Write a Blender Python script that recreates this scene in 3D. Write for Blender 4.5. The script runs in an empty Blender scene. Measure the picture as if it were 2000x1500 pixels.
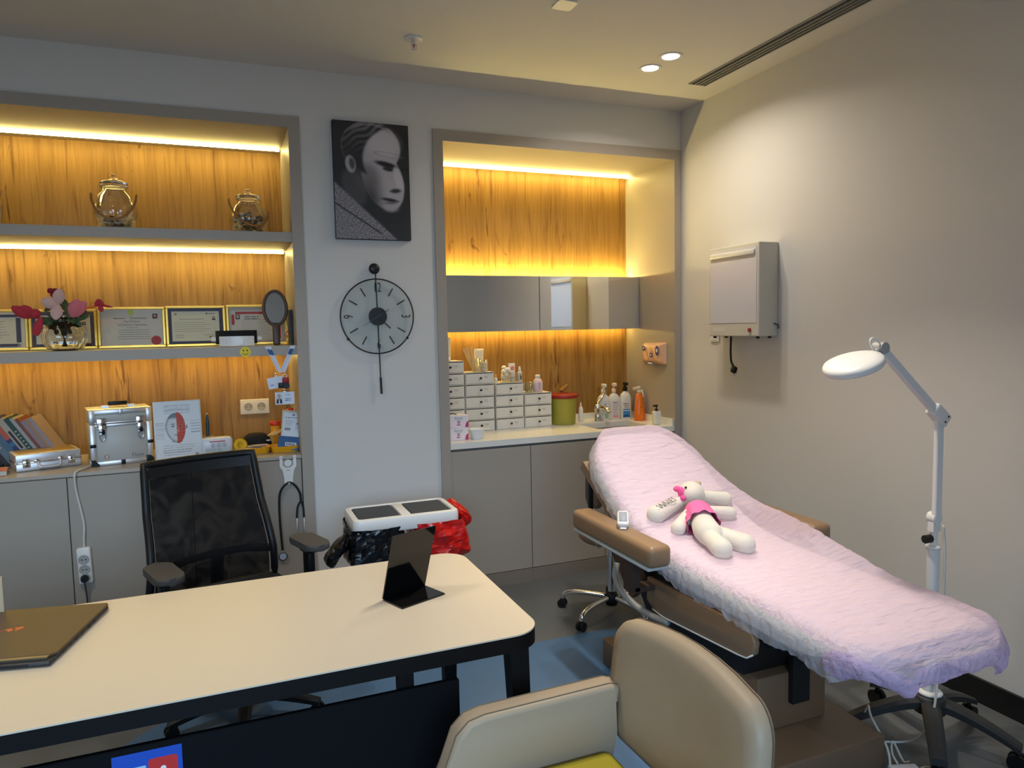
import bpy, bmesh, math, random
from mathutils import Matrix, Vector, noise as mnoise
random.seed(7)
SC = bpy.context.scene
COL = SC.collection
PI = math.pi
def R(d): return math.radians(d)

# ------------------------------------------------------------------ camera
cam_d = bpy.data.cameras.new('camera')
cam = bpy.data.objects.new('camera', cam_d); COL.objects.link(cam)
cam_d.sensor_fit = 'HORIZONTAL'; cam_d.sensor_width = 36.0
cam_d.lens = 1395.14 / 2000 * 36.0
cam_d.clip_start = 0.05
_f = Vector((0.37100466, 0.92538121, -0.07762184)); _r = Vector((0.92744196, -0.3734615, -0.01943993)); _u = Vector((0.04697812, 0.06477745, 0.99679333))
cam.matrix_world = Matrix(((_r.x, _u.x, -_f.x, 0.0), (_r.y, _u.y, -_f.y, -3.9965), (_r.z, _u.z, -_f.z, 1.5692), (0, 0, 0, 1)))
SC.camera = cam

# ------------------------------------------------------------------ exposure, world and room light
SC.view_settings.view_transform = 'Standard'
SC.view_settings.look = 'None'
SC.view_settings.gamma = 1.0
SC.view_settings.use_curve_mapping = False
SC.view_settings.exposure = 0.0
SC.cycles.max_bounces = 10; SC.cycles.transmission_bounces = 10; SC.cycles.diffuse_bounces = 4; SC.cycles.glossy_bounces = 4; SC.cycles.transparent_max_bounces = 12
SC.cycles.caustics_reflective = False; SC.cycles.caustics_refractive = False
world = bpy.data.worlds.new('daylight'); SC.world = world
world.use_nodes = True
_bg = world.node_tree.nodes['Background']
_bg.inputs[0].default_value = (0.55, 0.75, 1.0, 1); _bg.inputs[1].default_value = 1.0
LED_COL = (1.0, 0.80, 0.27); LED_POW = 58.0; LED_POW_CABINET = 165.0; LED_POW_LOW = 46.0
DOWN_W = 5.2
WINDOW_W = 62.0
def area(name, loc, size, size_y, power, color, rot=(0, 0, 0), shape='RECTANGLE', spread=PI):
    d = bpy.data.lights.new(name, 'AREA'); d.shape = shape; d.size = size
    if shape in ('RECTANGLE', 'ELLIPSE'): d.size_y = size_y
    d.energy = power; d.color = color; d.spread = spread
    o = bpy.data.objects.new(name, d); COL.objects.link(o); o.location = loc; o.rotation_euler = rot
    return o
# daylight coming through the window wall behind the photographer
area('window_daylight', (-0.6, -6.02, 1.75), 3.0, 1.6, WINDOW_W, (0.48, 0.72, 1.0), rot=(R(57), 0, 0), spread=R(90))  # sky light slants down into the room

# ------------------------------------------------------------------ materials
def s2l(c): return tuple((x / 12.92 if x <= 0.04045 else ((x + 0.055) / 1.055) ** 2.4) for x in c)
def C(r, g, b): return s2l((r / 255, g / 255, b / 255))
_M = {}
def mat(name, col, rough=0.5, metal=0.0, bump=0.0, bscale=200.0, spec=0.5, var=0.0, vscale=6.0, emit=None, trans=0.0, coat=0.0, sheen=0.0, sss=0.0, stretch=None):
    if name in _M: return _M[name]
    m = bpy.data.materials.new(name); m.use_nodes = True; _M[name] = m
    nt = m.node_tree; b = nt.nodes['Principled BSDF']
    b.inputs['Base Color'].default_value = (*col, 1); b.inputs['Roughness'].default_value = rough
    b.inputs['Metallic'].default_value = metal; b.inputs['Specular IOR Level'].default_value = spec
    if coat: b.inputs['Coat Weight'].default_value = coat; b.inputs['Coat Roughness'].default_value = 0.08
    if sheen: b.inputs['Sheen Weight'].default_value = sheen
    if trans: b.inputs['Transmission Weight'].default_value = trans
    if emit: b.inputs['Emission Color'].default_value = (*emit[0], 1); b.inputs['Emission Strength'].default_value = emit[1]
    if bump or var:
        tc = nt.nodes.new('ShaderNodeTexCoord'); mp = nt.nodes.new('ShaderNodeMapping')
        nt.links.new(tc.outputs['Object'], mp.inputs['Vector'])
        if stretch: mp.inputs['Scale'].default_value = stretch
    if bump:
        n = nt.nodes.new('ShaderNodeTexNoise'); n.inputs['Scale'].default_value = bscale; n.inputs['Detail'].default_value = 4
        bp = nt.nodes.new('ShaderNodeBump'); bp.inputs['Strength'].default_value = bump; bp.inputs['Distance'].default_value = 0.004
        nt.links.new(mp.outputs[0], n.inputs['Vector'])
        nt.links.new(n.outputs['Fac'], bp.inputs['Height']); nt.links.new(bp.outputs[0], b.inputs['Normal'])
    if var:
        n2 = nt.nodes.new('ShaderNodeTexNoise'); n2.inputs['Scale'].default_value = vscale; n2.inputs['Detail'].default_value = 5
        nt.links.new(mp.outputs[0], n2.inputs['Vector'])
        mx = nt.nodes.new('ShaderNodeMix'); mx.data_type = 'RGBA'
        mx.inputs[6].default_value = (*[max(0, c * (1 - var)) for c in col], 1); mx.inputs[7].default_value = (*[min(1, c * (1 + var)) for c in col], 1)
        nt.links.new(n2.outputs['Fac'], mx.inputs[0]); nt.links.new(mx.outputs[2], b.inputs['Base Color'])
    return m
def glassy(name, tint=(1, 1, 1), rough=0.03, base=0.06, edge=0.75):
    if name in _M: return _M[name]
    m = bpy.data.materials.new(name); m.use_nodes = True; _M[name] = m
    nt = m.node_tree; nt.nodes.remove(nt.nodes['Principled BSDF']); out = nt.nodes['Material Output']
    t = nt.nodes.new('ShaderNodeBsdfTransparent'); t.inputs[0].default_value = (*tint, 1)
    g = nt.nodes.new('ShaderNodeBsdfGlossy'); g.inputs['Roughness'].default_value = rough
    lw = nt.nodes.new('ShaderNodeLayerWeight'); lw.inputs[0].default_value = 0.35
    mr = nt.nodes.new('ShaderNodeMapRange'); mr.inputs[3].default_value = base; mr.inputs[4].default_value = edge
    mx = nt.nodes.new('ShaderNodeMixShader')
    nt.links.new(lw.outputs['Facing'], mr.inputs[0]); nt.links.new(mr.outputs[0], mx.inputs[0])
    nt.links.new(t.outputs[0], mx.inputs[1]); nt.links.new(g.outputs[0], mx.inputs[2]); nt.links.new(mx.outputs[0], out.inputs[0])
    return m
def real_glass(name, tint=(1, 1, 1)):
    if name in _M: return _M[name]
    m = bpy.data.materials.new(name); m.use_nodes = True; _M[name] = m; nt = m.node_tree; b = nt.nodes['Principled BSDF']
    b.inputs['Base Color'].default_value = (*tint, 1); b.inputs['Roughness'].default_value = 0.0; b.inputs['IOR'].default_value = 1.45; b.inputs['Transmission Weight'].default_value = 1.0
    return m
def veil(name, col, alpha, rough=0.8, bump=0.0, bscale=60, stretch=None, translucent=0.3):
    """thin cloth or film: part see-through, part diffuse"""
    if name in _M: return _M[name]
    m = bpy.data.materials.new(name); m.use_nodes = True; _M[name] = m
    nt = m.node_tree; b = nt.nodes['Principled BSDF']; out = nt.nodes['Material Output']
    b.inputs['Base Color'].default_value = (*col, 1); b.inputs['Roughness'].default_value = rough
    tr = nt.nodes.new('ShaderNodeBsdfTranslucent'); tr.inputs[0].default_value = (*col, 1)
    tp = nt.nodes.new('ShaderNodeBsdfTransparent')
    m1 = nt.nodes.new('ShaderNodeMixShader'); m1.inputs[0].default_value = translucent
    m2 = nt.nodes.new('ShaderNodeMixShader'); m2.inputs[0].default_value = alpha
    nt.links.new(b.outputs[0], m1.inputs[1]); nt.links.new(tr.outputs[0], m1.inputs[2])
    nt.links.new(tp.outputs[0], m2.inputs[1]); nt.links.new(m1.outputs[0], m2.inputs[2]); nt.links.new(m2.outputs[0], out.inputs[0])
    if bump:
        tc = nt.nodes.new('ShaderNodeTexCoord'); mp = nt.nodes.new('ShaderNodeMapping')
        if stretch: mp.inputs['Scale'].default_value = stretch
        n = nt.nodes.new('ShaderNodeTexNoise'); n.inputs['Scale'].default_value = bscale; n.inputs['Detail'].default_value = 6; n.inputs['Distortion'].default_value = 0.6
        bp = nt.nodes.new('ShaderNodeBump'); bp.inputs['Strength'].default_value = bump; bp.inputs['Distance'].default_value = 0.02
        nt.links.new(tc.outputs['Object'], mp.inputs[0]); nt.links.new(mp.outputs[0], n.inputs['Vector']); nt.links.new(n.outputs['Fac'], bp.inputs['Height'])
        nt.links.new(bp.outputs[0], b.inputs['Normal']); nt.links.new(bp.outputs[0], tr.inputs['Normal'])
    return m
def emis(name, col, s):
    if name in _M: return _M[name]
    m = bpy.data.materials.new(name); m.use_nodes = True; _M[name] = m
    nt = m.node_tree; nt.nodes.remove(nt.nodes['Principled BSDF'])
    e = nt.nodes.new('ShaderNodeEmission'); e.inputs[0].default_value = (*col, 1); e.inputs[1].default_value = s
    nt.links.new(e.outputs[0], nt.nodes['Material Output'].inputs[0])
    return m
def flat(r, g, b, rough=0.55):
    return mat('print_%d_%d_%d' % (r, g, b), C(r, g, b), rough)
def vcol(name='printed_picture', rough=0.5, coat=0.0):
    if name in _M: return _M[name]
    m = mat(name, (1, 1, 1), rough, coat=coat)
    a = m.node_tree.nodes.new('ShaderNodeAttribute'); a.attribute_name = 'Col'
    m.node_tree.links.new(a.outputs['Color'], m.node_tree.nodes['Principled BSDF'].inputs['Base Color'])
    return m
def wood_mat():
    m = bpy.data.materials.new('oak_veneer'); m.use_nodes = True
    nt = m.node_tree; b = nt.nodes['Principled BSDF']; b.inputs['Roughness'].default_value = 0.5; b.inputs['Specular IOR Level'].default_value = 0.25
    tc = nt.nodes.new('ShaderNodeTexCoord')
    def nz(sc, scale, det, dist):
        mp = nt.nodes.new('ShaderNodeMapping'); mp.inputs['Scale'].default_value = sc
        n = nt.nodes.new('ShaderNodeTexNoise'); n.inputs['Scale'].default_value = scale; n.inputs['Detail'].default_value = det; n.inputs['Distortion'].default_value = dist
        nt.links.new(tc.outputs['Object'], mp.inputs[0]); nt.links.new(mp.outputs[0], n.inputs['Vector']); return n
    fine = nz((16, 1, 0.75), 3.2, 7, 0.9); broad = nz((7, 1, 0.35), 1.6, 3, 0.9); knot = nz((5, 1, 1.5), 2.3, 3, 1.2)
    def ramp(stops):
        r = nt.nodes.new('ShaderNodeValToRGB'); e = r.color_ramp.elements
        e[0].position, e[0].color = stops[0][0], (*stops[0][1], 1); e[1].position, e[1].color = stops[-1][0], (*stops[-1][1], 1)
        for p, c in stops[1:-1]: x = e.new(p); x.color = (*c, 1)
        return r
    r1 = ramp([(0.25, C(122, 88, 40)), (0.42, C(154, 115, 58)), (0.60, C(168, 128, 68)), (0.80, C(144, 106, 50))])
    nt.links.new(fine.outputs['Fac'], r1.inputs[0])
    r2 = ramp([(0.32, (0.72, 0.68, 0.62)), (0.55, (1, 1, 1)), (0.75, (0.90, 0.88, 0.85))]); nt.links.new(broad.outputs['Fac'], r2.inputs[0])
    r3 = ramp([(0.26, (0.38, 0.30, 0.22)), (0.34, (1, 1, 1)), (1.0, (1, 1, 1))]); nt.links.new(knot.outputs['Fac'], r3.inputs[0])
    def mul(a, c):
        x = nt.nodes.new('ShaderNodeMix'); x.data_type = 'RGBA'; x.blend_type = 'MULTIPLY'; x.inputs[0].default_value = 1
        nt.links.new(a, x.inputs[6]); nt.links.new(c, x.inputs[7]); return x.outputs[2]
    nt.links.new(mul(mul(r1.outputs[0], r2.outputs[0]), r3.outputs[0]), b.inputs['Base Color'])
    return m

# ------------------------------------------------------------------ mesh builder
def T(x=0, y=0, z=0, rx=0, ry=0, rz=0, s=None):
    m = Matrix.Translation((x, y, z)) @ Matrix.Rotation(R(rz), 4, 'Z') @ Matrix.Rotation(R(ry), 4, 'Y') @ Matrix.Rotation(R(rx), 4, 'X')
    if s is not None: m = m @ Matrix.Diagonal((*(s if hasattr(s, '__len__') else (s, s, s)), 1))
    return m
def frame_m(o, u, n):
    """matrix whose x = u, z = n (surface normal), y = n x u, at o"""
    u = Vector(u).normalized(); n = Vector(n).normalized(); v = n.cross(u)
    return Matrix(((u.x, v.x, n.x, o[0]), (u.y, v.y, n.y, o[1]), (u.z, v.z, n.z, o[2]), (0, 0, 0, 1)))
class MB:
    def __init__(s): s.v = []; s.f = []; s.mi = []; s.sm = []; s.mats = []; s.cur = 0; s.smooth = False
    def use(s, m, smooth=None):
        if m not in s.mats: s.mats.append(m)
        s.cur = s.mats.index(m)
        if smooth is not None: s.smooth = smooth
        return s
    def add(s, vs, fs, M=None, smooth=None):
        n = len(s.v)
        s.v += [tuple(M @ Vector(p)) for p in vs] if M is not None else [tuple(p) for p in vs]
        for f in fs: s.f.append(tuple(i + n for i in f)); s.mi.append(s.cur); s.sm.append(s.smooth if smooth is None else smooth)
        return s
    def box(s, a, b, M=None):
        x0, y0, z0 = a; x1, y1, z1 = b
        return s.add([(x0, y0, z0), (x1, y0, z0), (x1, y1, z0), (x0, y1, z0), (x0, y0, z1), (x1, y0, z1), (x1, y1, z1), (x0, y1, z1)],
                     [(0, 3, 2, 1), (4, 5, 6, 7), (0, 1, 5, 4), (1, 2, 6, 5), (2, 3, 7, 6), (3, 0, 4, 7)], M, smooth=False)
    def cbox(s, c, size, M=None):
        return s.box([c[i] - size[i] / 2 for i in range(3)], [c[i] + size[i] / 2 for i in range(3)], M)
    def bm(s, b, M=None, smooth=None):
        b.verts.index_update()
        s.add([v.co[:] for v in b.verts], [[v.index for v in f.verts] for f in b.faces], M, smooth); b.free(); return s
    def rbox(s, a, b, r, seg=3, M=None, smooth=True, zonly=False):
        bb = bmesh.new(); bmesh.ops.create_cube(bb, size=1)
        sz = [b[i] - a[i] for i in range(3)]; c = [(a[i] + b[i]) / 2 for i in range(3)]
        for v in bb.verts: v.co = Vector((v.co.x * sz[0] + c[0], v.co.y * sz[1] + c[1], v.co.z * sz[2] + c[2]))
        es = [e for e in bb.edges if (not zonly or abs(e.verts[0].co.z - e.verts[1].co.z) > 1e-6)]
        bmesh.ops.bevel(bb, geom=es, offset=min(r, min(sz[:2] if zonly else sz) * 0.499), segments=seg, affect='EDGES', profile=0.5)
        return s.bm(bb, M, smooth)
    def prism(s, poly, z0, z1, M=None, smooth=False, bevel=0.0, seg=2):
        """extrude a 2-D polygon (xy, ccw) from z0 to z1"""
        if bevel:
            bb = bmesh.new(); lo = [bb.verts.new((x, y, z0)) for x, y in poly]; hi = [bb.verts.new((x, y, z1)) for x, y in poly]
            n = len(poly); fb = bb.faces.new(lo[::-1]); ft = bb.faces.new(hi)
            for i in range(n): bb.faces.new((lo[i], lo[(i + 1) % n], hi[(i + 1) % n], hi[i]))
            es = list({e for f in (fb, ft) for e in f.edges})
            bmesh.ops.bevel(bb, geom=es, offset=bevel, segments=seg, affect='EDGES', profile=0.5)
            return s.bm(bb, M, smooth)
        n = len(poly)
        vs = [(x, y, z0) for x, y in poly] + [(x, y, z1) for x, y in poly]
        fs = [tuple(range(n))[::-1], tuple(range(n, 2 * n))] + [(i, (i + 1) % n, n + (i + 1) % n, n + i) for i in range(n)]
        return s.add(vs, fs, M, smooth)
    def cyl(s, p0, p1, r0, r1=None, n=16, caps=True, M=None, smooth=True):
        r1 = r0 if r1 is None else r1; p0 = Vector(p0); p1 = Vector(p1); d = (p1 - p0).normalized()
        a = d.orthogonal().normalized(); b = d.cross(a); vs = []; fs = []
        for p, r in ((p0, r0), (p1, r1)):
            for i in range(n): t = 2 * PI * i / n; vs.append(tuple(p + (a * math.cos(t) + b * math.sin(t)) * r))
        s.add(vs, [(i, (i + 1) % n, n + (i + 1) % n, n + i) for i in range(n)], M, smooth)
        if caps: s.add(vs, [tuple(range(n))[::-1], tuple(range(n, 2 * n))], M, False)
        return s
    def lathe(s, prof, n=24, M=None, smooth=True, rib=0, ribd=0.0, sx=1.0, sy=1.0, caps=True):
        """profile of (radius, z); optional ribs, elliptical scale"""
        vs = []; fs = []
        for r, z in prof:
            for i in range(n):
                t = 2 * PI * i / n; q = r * (1 + (ribd * math.cos(rib * t) if rib else 0)); vs.append((q * math.cos(t) * sx, q * math.sin(t) * sy, z))
        for k in range(len(prof) - 1):
            for i in range(n): fs.append((k * n + i, k * n + (i + 1) % n, (k + 1) * n + (i + 1) % n, (k + 1) * n + i))
        if caps and prof[0][0] > 1e-4: fs.append(tuple(range(n))[::-1])
        if caps and prof[-1][0] > 1e-4: fs.append(tuple(range((len(prof) - 1) * n, len(prof) * n)))
        return s.add(vs, fs, M, smooth)
    def tube(s, pts, r, n=8, M=None, closed=False, smooth=True, caps=True, flat=1.0):
        pts = [Vector(p) for p in pts]; N = len(pts); rs = r if hasattr(r, '__len__') else [r] * N
        vs = []; fs = []; up = None
        for k in range(N):
            d = (pts[(k + 1) % N] - pts[k - 1]) if (closed or 0 < k < N - 1) else (pts[1] - pts[0] if k == 0 else pts[-1] - pts[-2])
            d.normalize()
            a = (up - d * up.dot(d)) if up is not None else d.orthogonal()
            if a.length < 1e-5: a = d.orthogonal()
            a.normalize(); up = a; b = d.cross(a)
            for i in range(n): t = 2 * PI * i / n; vs.append(tuple(pts[k] + (a * math.cos(t) + b * math.sin(t) * flat) * rs[k]))
        for k in range(N if closed else N - 1):
            k2 = (k + 1) % N
            for i in range(n): fs.append((k * n + i, k * n + (i + 1) % n, k2 * n + (i + 1) % n, k2 * n + i))
        if caps and not closed: fs += [tuple(range(n))[::-1], tuple(range((N - 1) * n, N * n))]
        return s.add(vs, fs, M, smooth)
    def ball(s, c, r, nu=16, nv=10, M=None, smooth=True):
        rr = r if hasattr(r, '__len__') else (r, r, r)
        vs = [(c[0], c[1], c[2] - rr[2])]; fs = []
        for k in range(1, nv):
            ph = -PI / 2 + PI * k / nv
            for i in range(nu): t = 2 * PI * i / nu; vs.append((c[0] + rr[0] * math.cos(ph) * math.cos(t), c[1] + rr[1] * math.cos(ph) * math.sin(t), c[2] + rr[2] * math.sin(ph)))
        vs.append((c[0], c[1], c[2] + rr[2])); last = len(vs) - 1
        for i in range(nu): fs.append((0, 1 + (i + 1) % nu, 1 + i)); fs.append((last, 1 + (nv - 2) * nu + i, 1 + (nv - 2) * nu + (i + 1) % nu))
        for k in range(nv - 2):
            for i in range(nu): fs.append((1 + k * nu + i, 1 + k * nu + (i + 1) % nu, 1 + (k + 1) * nu + (i + 1) % nu, 1 + (k + 1) * nu + i))
        return s.add(vs, fs, M, smooth)
    def grid(s, nu, nv, fn, M=None, smooth=True):
        vs = [fn(i / (nu - 1), j / (nv - 1)) for j in range(nv) for i in range(nu)]
        return s.add(vs, [(j * nu + i, j * nu + i + 1, (j + 1) * nu + i + 1, (j + 1) * nu + i) for j in range(nv - 1) for i in range(nu - 1)], M, smooth)
    def quad(s, a, b, c, d): return s.add([a, b, c, d], [(0, 1, 2, 3)], None, False)
    # flat print helpers: on the local plane z = h
    def rect(s, x, y, w, h, z, M, m): s.use(m); return s.add([(x, y, z), (x + w, y, z), (x + w, y + h, z), (x, y + h, z)], [(0, 1, 2, 3)], M, False)
    def disc(s, x, y, rx, ry, z, M, m, n=24, a0=0, a1=360):
        s.use(m); k = n + 1 if a1 - a0 < 360 else n
        vs = [(x + rx * math.cos(R(a0 + (a1 - a0) * i / n)), y + ry * math.sin(R(a0 + (a1 - a0) * i / n)), z) for i in range(k)]
        return s.add(vs, [tuple(range(k))], M, False)
    def poly(s, pts, z, M, m): s.use(m); return s.add([(x, y, z) for x, y in pts], [tuple(range(len(pts)))], M, False)
    def text(s, txt, x, y, size, z, M, m, align='CENTER', sx=1.0, rot=0):
        vs, fs = text_geo(txt, size, align); s.use(m)
        return s.add(vs, fs, M @ Matrix.Translation((x, y, z)) @ Matrix.Rotation(R(rot), 4, 'Z') @ Matrix.Diagonal((sx, 1, 1, 1)), False)
    def lines(s, x, y, w, n, dy, h, z, M, m, fill=0.9, seed=0, center=False):
        """rows of unreadable small print"""
        rd = random.Random(seed); s.use(m)
        for k in range(n):
            W = w * (rd.uniform(0.75, 1.0)); X = x + ((w - W) / 2 if center else 0); e = X + W; yy = y - k * dy
            while X < e:
                ww = min(rd.uniform(1.5, 5) * h * 1.3, e - X)
                if ww > h * 0.4: s.rect(X, yy, ww, h, z, M, m)
                X += ww + h * 0.7
        return s
_TG = {}
def text_geo(txt, size, align):
    k = (txt, align)
    if k not in _TG:
        cu = bpy.data.curves.new('tmp_text', 'FONT'); cu.body = txt; cu.size = 1.0; cu.align_x = align; cu.align_y = 'CENTER'; cu.resolution_u = 3
        o = bpy.data.objects.new('tmp_text', cu); COL.objects.link(o)
        me = bpy.data.meshes.new_from_object(o)
        _TG[k] = ([v.co[:] for v in me.vertices], [tuple(p.vertices) for p in me.polygons])
        bpy.data.objects.remove(o); bpy.data.curves.remove(cu); bpy.data.meshes.remove(me)
    vs, fs = _TG[k]
    return [(a * size, b * size, 0) for a, b, _ in vs], fs
_XF = {}
def root_xf(o):
    p = o
    while p.parent is not None: p = p.parent
    return _XF.get(p.name, Matrix.Identity(4))
def build(name, mb, m=None, parent=None, world=False, label=None):
    """link the collected geometry as ONE mesh object; world=True when it was laid out in room coordinates"""
    me = bpy.data.meshes.new(name)
    vs = mb.v
    if world and parent is not None:
        inv = root_xf(parent).inverted(); vs = [tuple(inv @ Vector(p)) for p in vs]
    me.from_pydata(vs, [], mb.f)
    mats = [x for x in mb.mats] if mb.mats else [m]
    if m is not None and mb.mats and m not in mats: pass
    for x in mats: me.materials.append(x)
    if len(mats) > 1: me.polygons.foreach_set('material_index', mb.mi)
    me.polygons.foreach_set('use_smooth', mb.sm)
    me.validate(); me.update()
    o = bpy.data.objects.new(name, me); COL.objects.link(o)
    if parent is not None: o.parent = parent
    if label: o['label'] = label
    return o
def sharp(o, ang=40):
    me = o.data
    try: me.set_sharp_from_angle(angle=R(ang))
    except Exception: pass
    return o
def tag(o, label, cat, group=None, kind=None):
    o['label'] = label; o['category'] = cat
    if group: o['group'] = group
    if kind: o['kind'] = kind
    return o
def thing(name, label, cat, loc=(0, 0, 0), rz=0, group=None, rx=0, ry=0):
    o = bpy.data.objects.new(name, None); COL.objects.link(o); o.empty_display_size = 0.05
    m = T(*loc, rx=rx, ry=ry, rz=rz); o.matrix_world = m; _XF[o.name] = m
    return tag(o, label, cat, group)
def single(name, mb, m, label, cat, loc=(0, 0, 0), rz=0, group=None, world=False, rx=0, ry=0):
    """a thing that is one mesh"""
    if world:
        mb.v = [(x - loc[0], y - loc[1], z - loc[2]) for x, y, z in mb.v]
    o = build(name, mb, m); mm = T(*loc, rx=rx, ry=ry, rz=rz); o.matrix_world = mm; _XF[o.name] = mm
    return tag(o, label, cat, group)
def struct(name, mb, m, parent=None, label=None, cat=None):
    o = build(name, mb, m, parent)
    if parent is None:
        o['kind'] = 'structure'
        if label: o['label'] = label
        if cat: o['category'] = cat
    return o
def clone(o, parent=None, loc=None, rz=None, label=None):
    c = o.copy(); COL.objects.link(c); c.parent = parent
    if parent is None:
        m = T(*(loc or o.location), rz=rz or 0); c.matrix_world = m; _XF[c.name] = m
        if label: c['label'] = label
    for ch in list(o.children): clone(ch, c)
    return c
def vpicture(name, w, h, nx, ny, fn, parent, M, rough=0.5, coat=0.0, mname='printed_picture'):
    """flat print: grid on the local plane, colour per vertex from fn(u, v) -> sRGB 0..1"""
    mb = MB(); mb.grid(nx, ny, lambda a, b: ((a - 0.5) * w, (b - 0.5) * h, 0), M, smooth=False); mb.use(vcol(mname, rough, coat))
    mb.mi = [0] * len(mb.f)
    o = build(name, mb, None, parent)
    at = o.data.color_attributes.new('Col', 'FLOAT_COLOR', 'POINT'); buf = []
    for j in range(ny):
        for i in range(nx): buf += [*s2l(fn(i / (nx - 1), j / (ny - 1))), 1.0]
    at.data.foreach_set('color', buf)
    return o
def bez(p0, p1, p2, p3, n=12):
    P = [Vector(p) for p in (p0, p1, p2, p3)]; out = []
    for i in range(n + 1):
        t = i / n; q = 1 - t; out.append(tuple(P[0] * q ** 3 + P[1] * 3 * q * q * t + P[2] * 3 * q * t * t + P[3] * t ** 3))
    return out
def catmull(pts, n=8):
    P = [Vector(p) for p in pts]; P = [P[0] * 2 - P[1]] + P + [P[-1] * 2 - P[-2]]; out = []
    for k in range(1, len(P) - 2):
        a, b, c, d = P[k - 1:k + 3]
        for i in range(n):
            t = i / n; out.append(tuple(0.5 * ((2 * b) + (c - a) * t + (2 * a - 5 * b + 4 * c - d) * t * t + (3 * b - a - 3 * c + d) * t ** 3)))
    out.append(tuple(P[-2])); return out
def rrect(w, h, r, n=5, cx=0, cy=0):
    out = []
    for sx, sy, a in ((1, 1, 0), (-1, 1, 90), (-1, -1, 180), (1, -1, 270)):
        for i in range(n + 1):
            t = R(a + 90 * i / n); out.append((cx + sx * (w / 2 - r) + r * math.cos(t), cy + sy * (h / 2 - r) + r * math.sin(t)))
    return out
def nz(x, y, z=0.0): return mnoise.noise((x, y, z))
def smooth01(t): t = max(0, min(1, t)); return t * t * (3 - 2 * t)

# shared materials
WALL = mat('wall_paint', C(214, 212, 208), 0.75, bump=0.06, bscale=350)
CEIL = mat('ceiling_paint', C(216, 213, 207), 0.85)
GREIGE = mat('greige_laminate', C(166, 157, 145), 0.45, spec=0.4)
GREIGE_D = mat('greige_recess_shade', C(110, 106, 100), 0.6)  # darker greige copy: shade of the gap under the counter put into the colour
WOOD = wood_mat()
BLACKP = mat('black_plastic', C(15, 16, 18), 0.45, spec=0.35)
BLACKM = mat('black_metal', C(6, 6, 7), 0.5, spec=0.2)
WHITEP = mat('white_plastic', C(232, 231, 228), 0.35)
CHROME = mat('chrome', (0.82, 0.82, 0.83), 0.12, 1.0)
STEEL = mat('brushed_aluminium', (0.78, 0.78, 0.80), 0.42, 0.85, bump=0.05, bscale=300)
GOLD = mat('gold_frame', C(214, 178, 92), 0.3, 0.9)
LED = emis('led_strip_glow', LED_COL, LED_POW)
LED3 = emis('low_strip_glow', (1.0, 0.70, 0.18), LED_POW_LOW)
LED2 = emis('cabinet_strip_glow', LED_COL, LED_POW_CABINET)
PAPER = mat('paper_white', C(228, 226, 216), 0.6)
INK = flat(60, 58, 60)
GREYINK = flat(120, 118, 116)
# ================================================================== THE ROOM
XR, XL, YF, ZC = 2.817, -2.6, -6.0, 2.948
FLOORM = mat('grey_vinyl_floor', C(98, 101, 103), 0.35, var=0.05, vscale=3, spec=0.4)
BLUEM = mat('blue_vinyl_floor', C(74, 110, 148), 0.35, var=0.05, vscale=3, spec=0.4)
fl = struct('floor', MB().box((XL - .1, YF - .1, -.1), (XR + .1, .8, 0)), FLOORM, label='smooth grey vinyl floor with a blue rounded inlay', cat='floor')
pl = rrect(2.62, 2.5, 0.42, 10, cx=0.80, cy=-2.07)
struct('blue_inlay', MB().prism(pl, 0.0, 0.0015), BLUEM, fl)
struct('ceiling', MB().box((XL - .1, YF - .1, ZC), (XR + .1, .8, ZC + .1)), CEIL, label='plain white plaster ceiling', cat='ceiling')
# left niche opening x -1.9 .. 0.421, right niche opening 1.145 .. 2.811, both up to z 2.70
NLx0, NLx1, NRx0, NRx1, NZ = -1.9, 0.421, 1.145, 2.811, 2.70
wb = MB()
wb.box((XL - .1, 0, 0), (NLx0, .1, ZC)); wb.box((NLx0, 0, NZ), (NLx1, .1, ZC)); wb.box((NLx1, 0, 0), (NRx0, .1, ZC)); wb.box((NRx0, 0, NZ), (XR + .1, .1, ZC)); wb.box((NRx1, 0, 0), (XR + .1, .1, NZ))
struct('wall_back', wb, WALL, label='white back wall between and above the two lit niches', cat='wall')
struct('wall_right', MB().box((XR, YF - .1, 0), (XR + .1, .75, ZC)), WALL, label='white right wall with film viewer', cat='wall')
struct('wall_left', MB().box((XL - .1, YF - .1, 0), (XL, .75, ZC)), WALL, label='white left wall outside the picture', cat='wall')
wf = MB(); wx0, wx1, wz0, wz1 = -2.1, 0.9, .95, 2.55
wf.box((XL - .1, YF - .1, 0), (wx0, YF, ZC)); wf.box((wx1, YF - .1, 0), (XR + .1, YF, ZC)); wf.box((wx0, YF - .1, 0), (wx1, YF, wz0)); wf.box((wx0, YF - .1, wz1), (wx1, YF, ZC))
struct('wall_front', wf, WALL, label='white window wall behind the camera', cat='wall')
wn = MB()
for x in (wx0, -.6 - .03, wx1 - .06): wn.box((x, YF - .08, wz0), (x + .06, YF - .03, wz1))
for z in (wz0, wz1 - .06): wn.box((wx0, YF - .08, z), (wx1, YF - .03, z + .06))
win = struct('window_1', wn, WHITEP, label='white framed window behind the camera', cat='window')
struct('baseboard_right', MB().box((XR - .014, YF, 0), (XR, 0, .10)), mat('black_skirting', C(20, 20, 22), 0.4), label='black skirting along the right wall', cat='baseboard')

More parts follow.
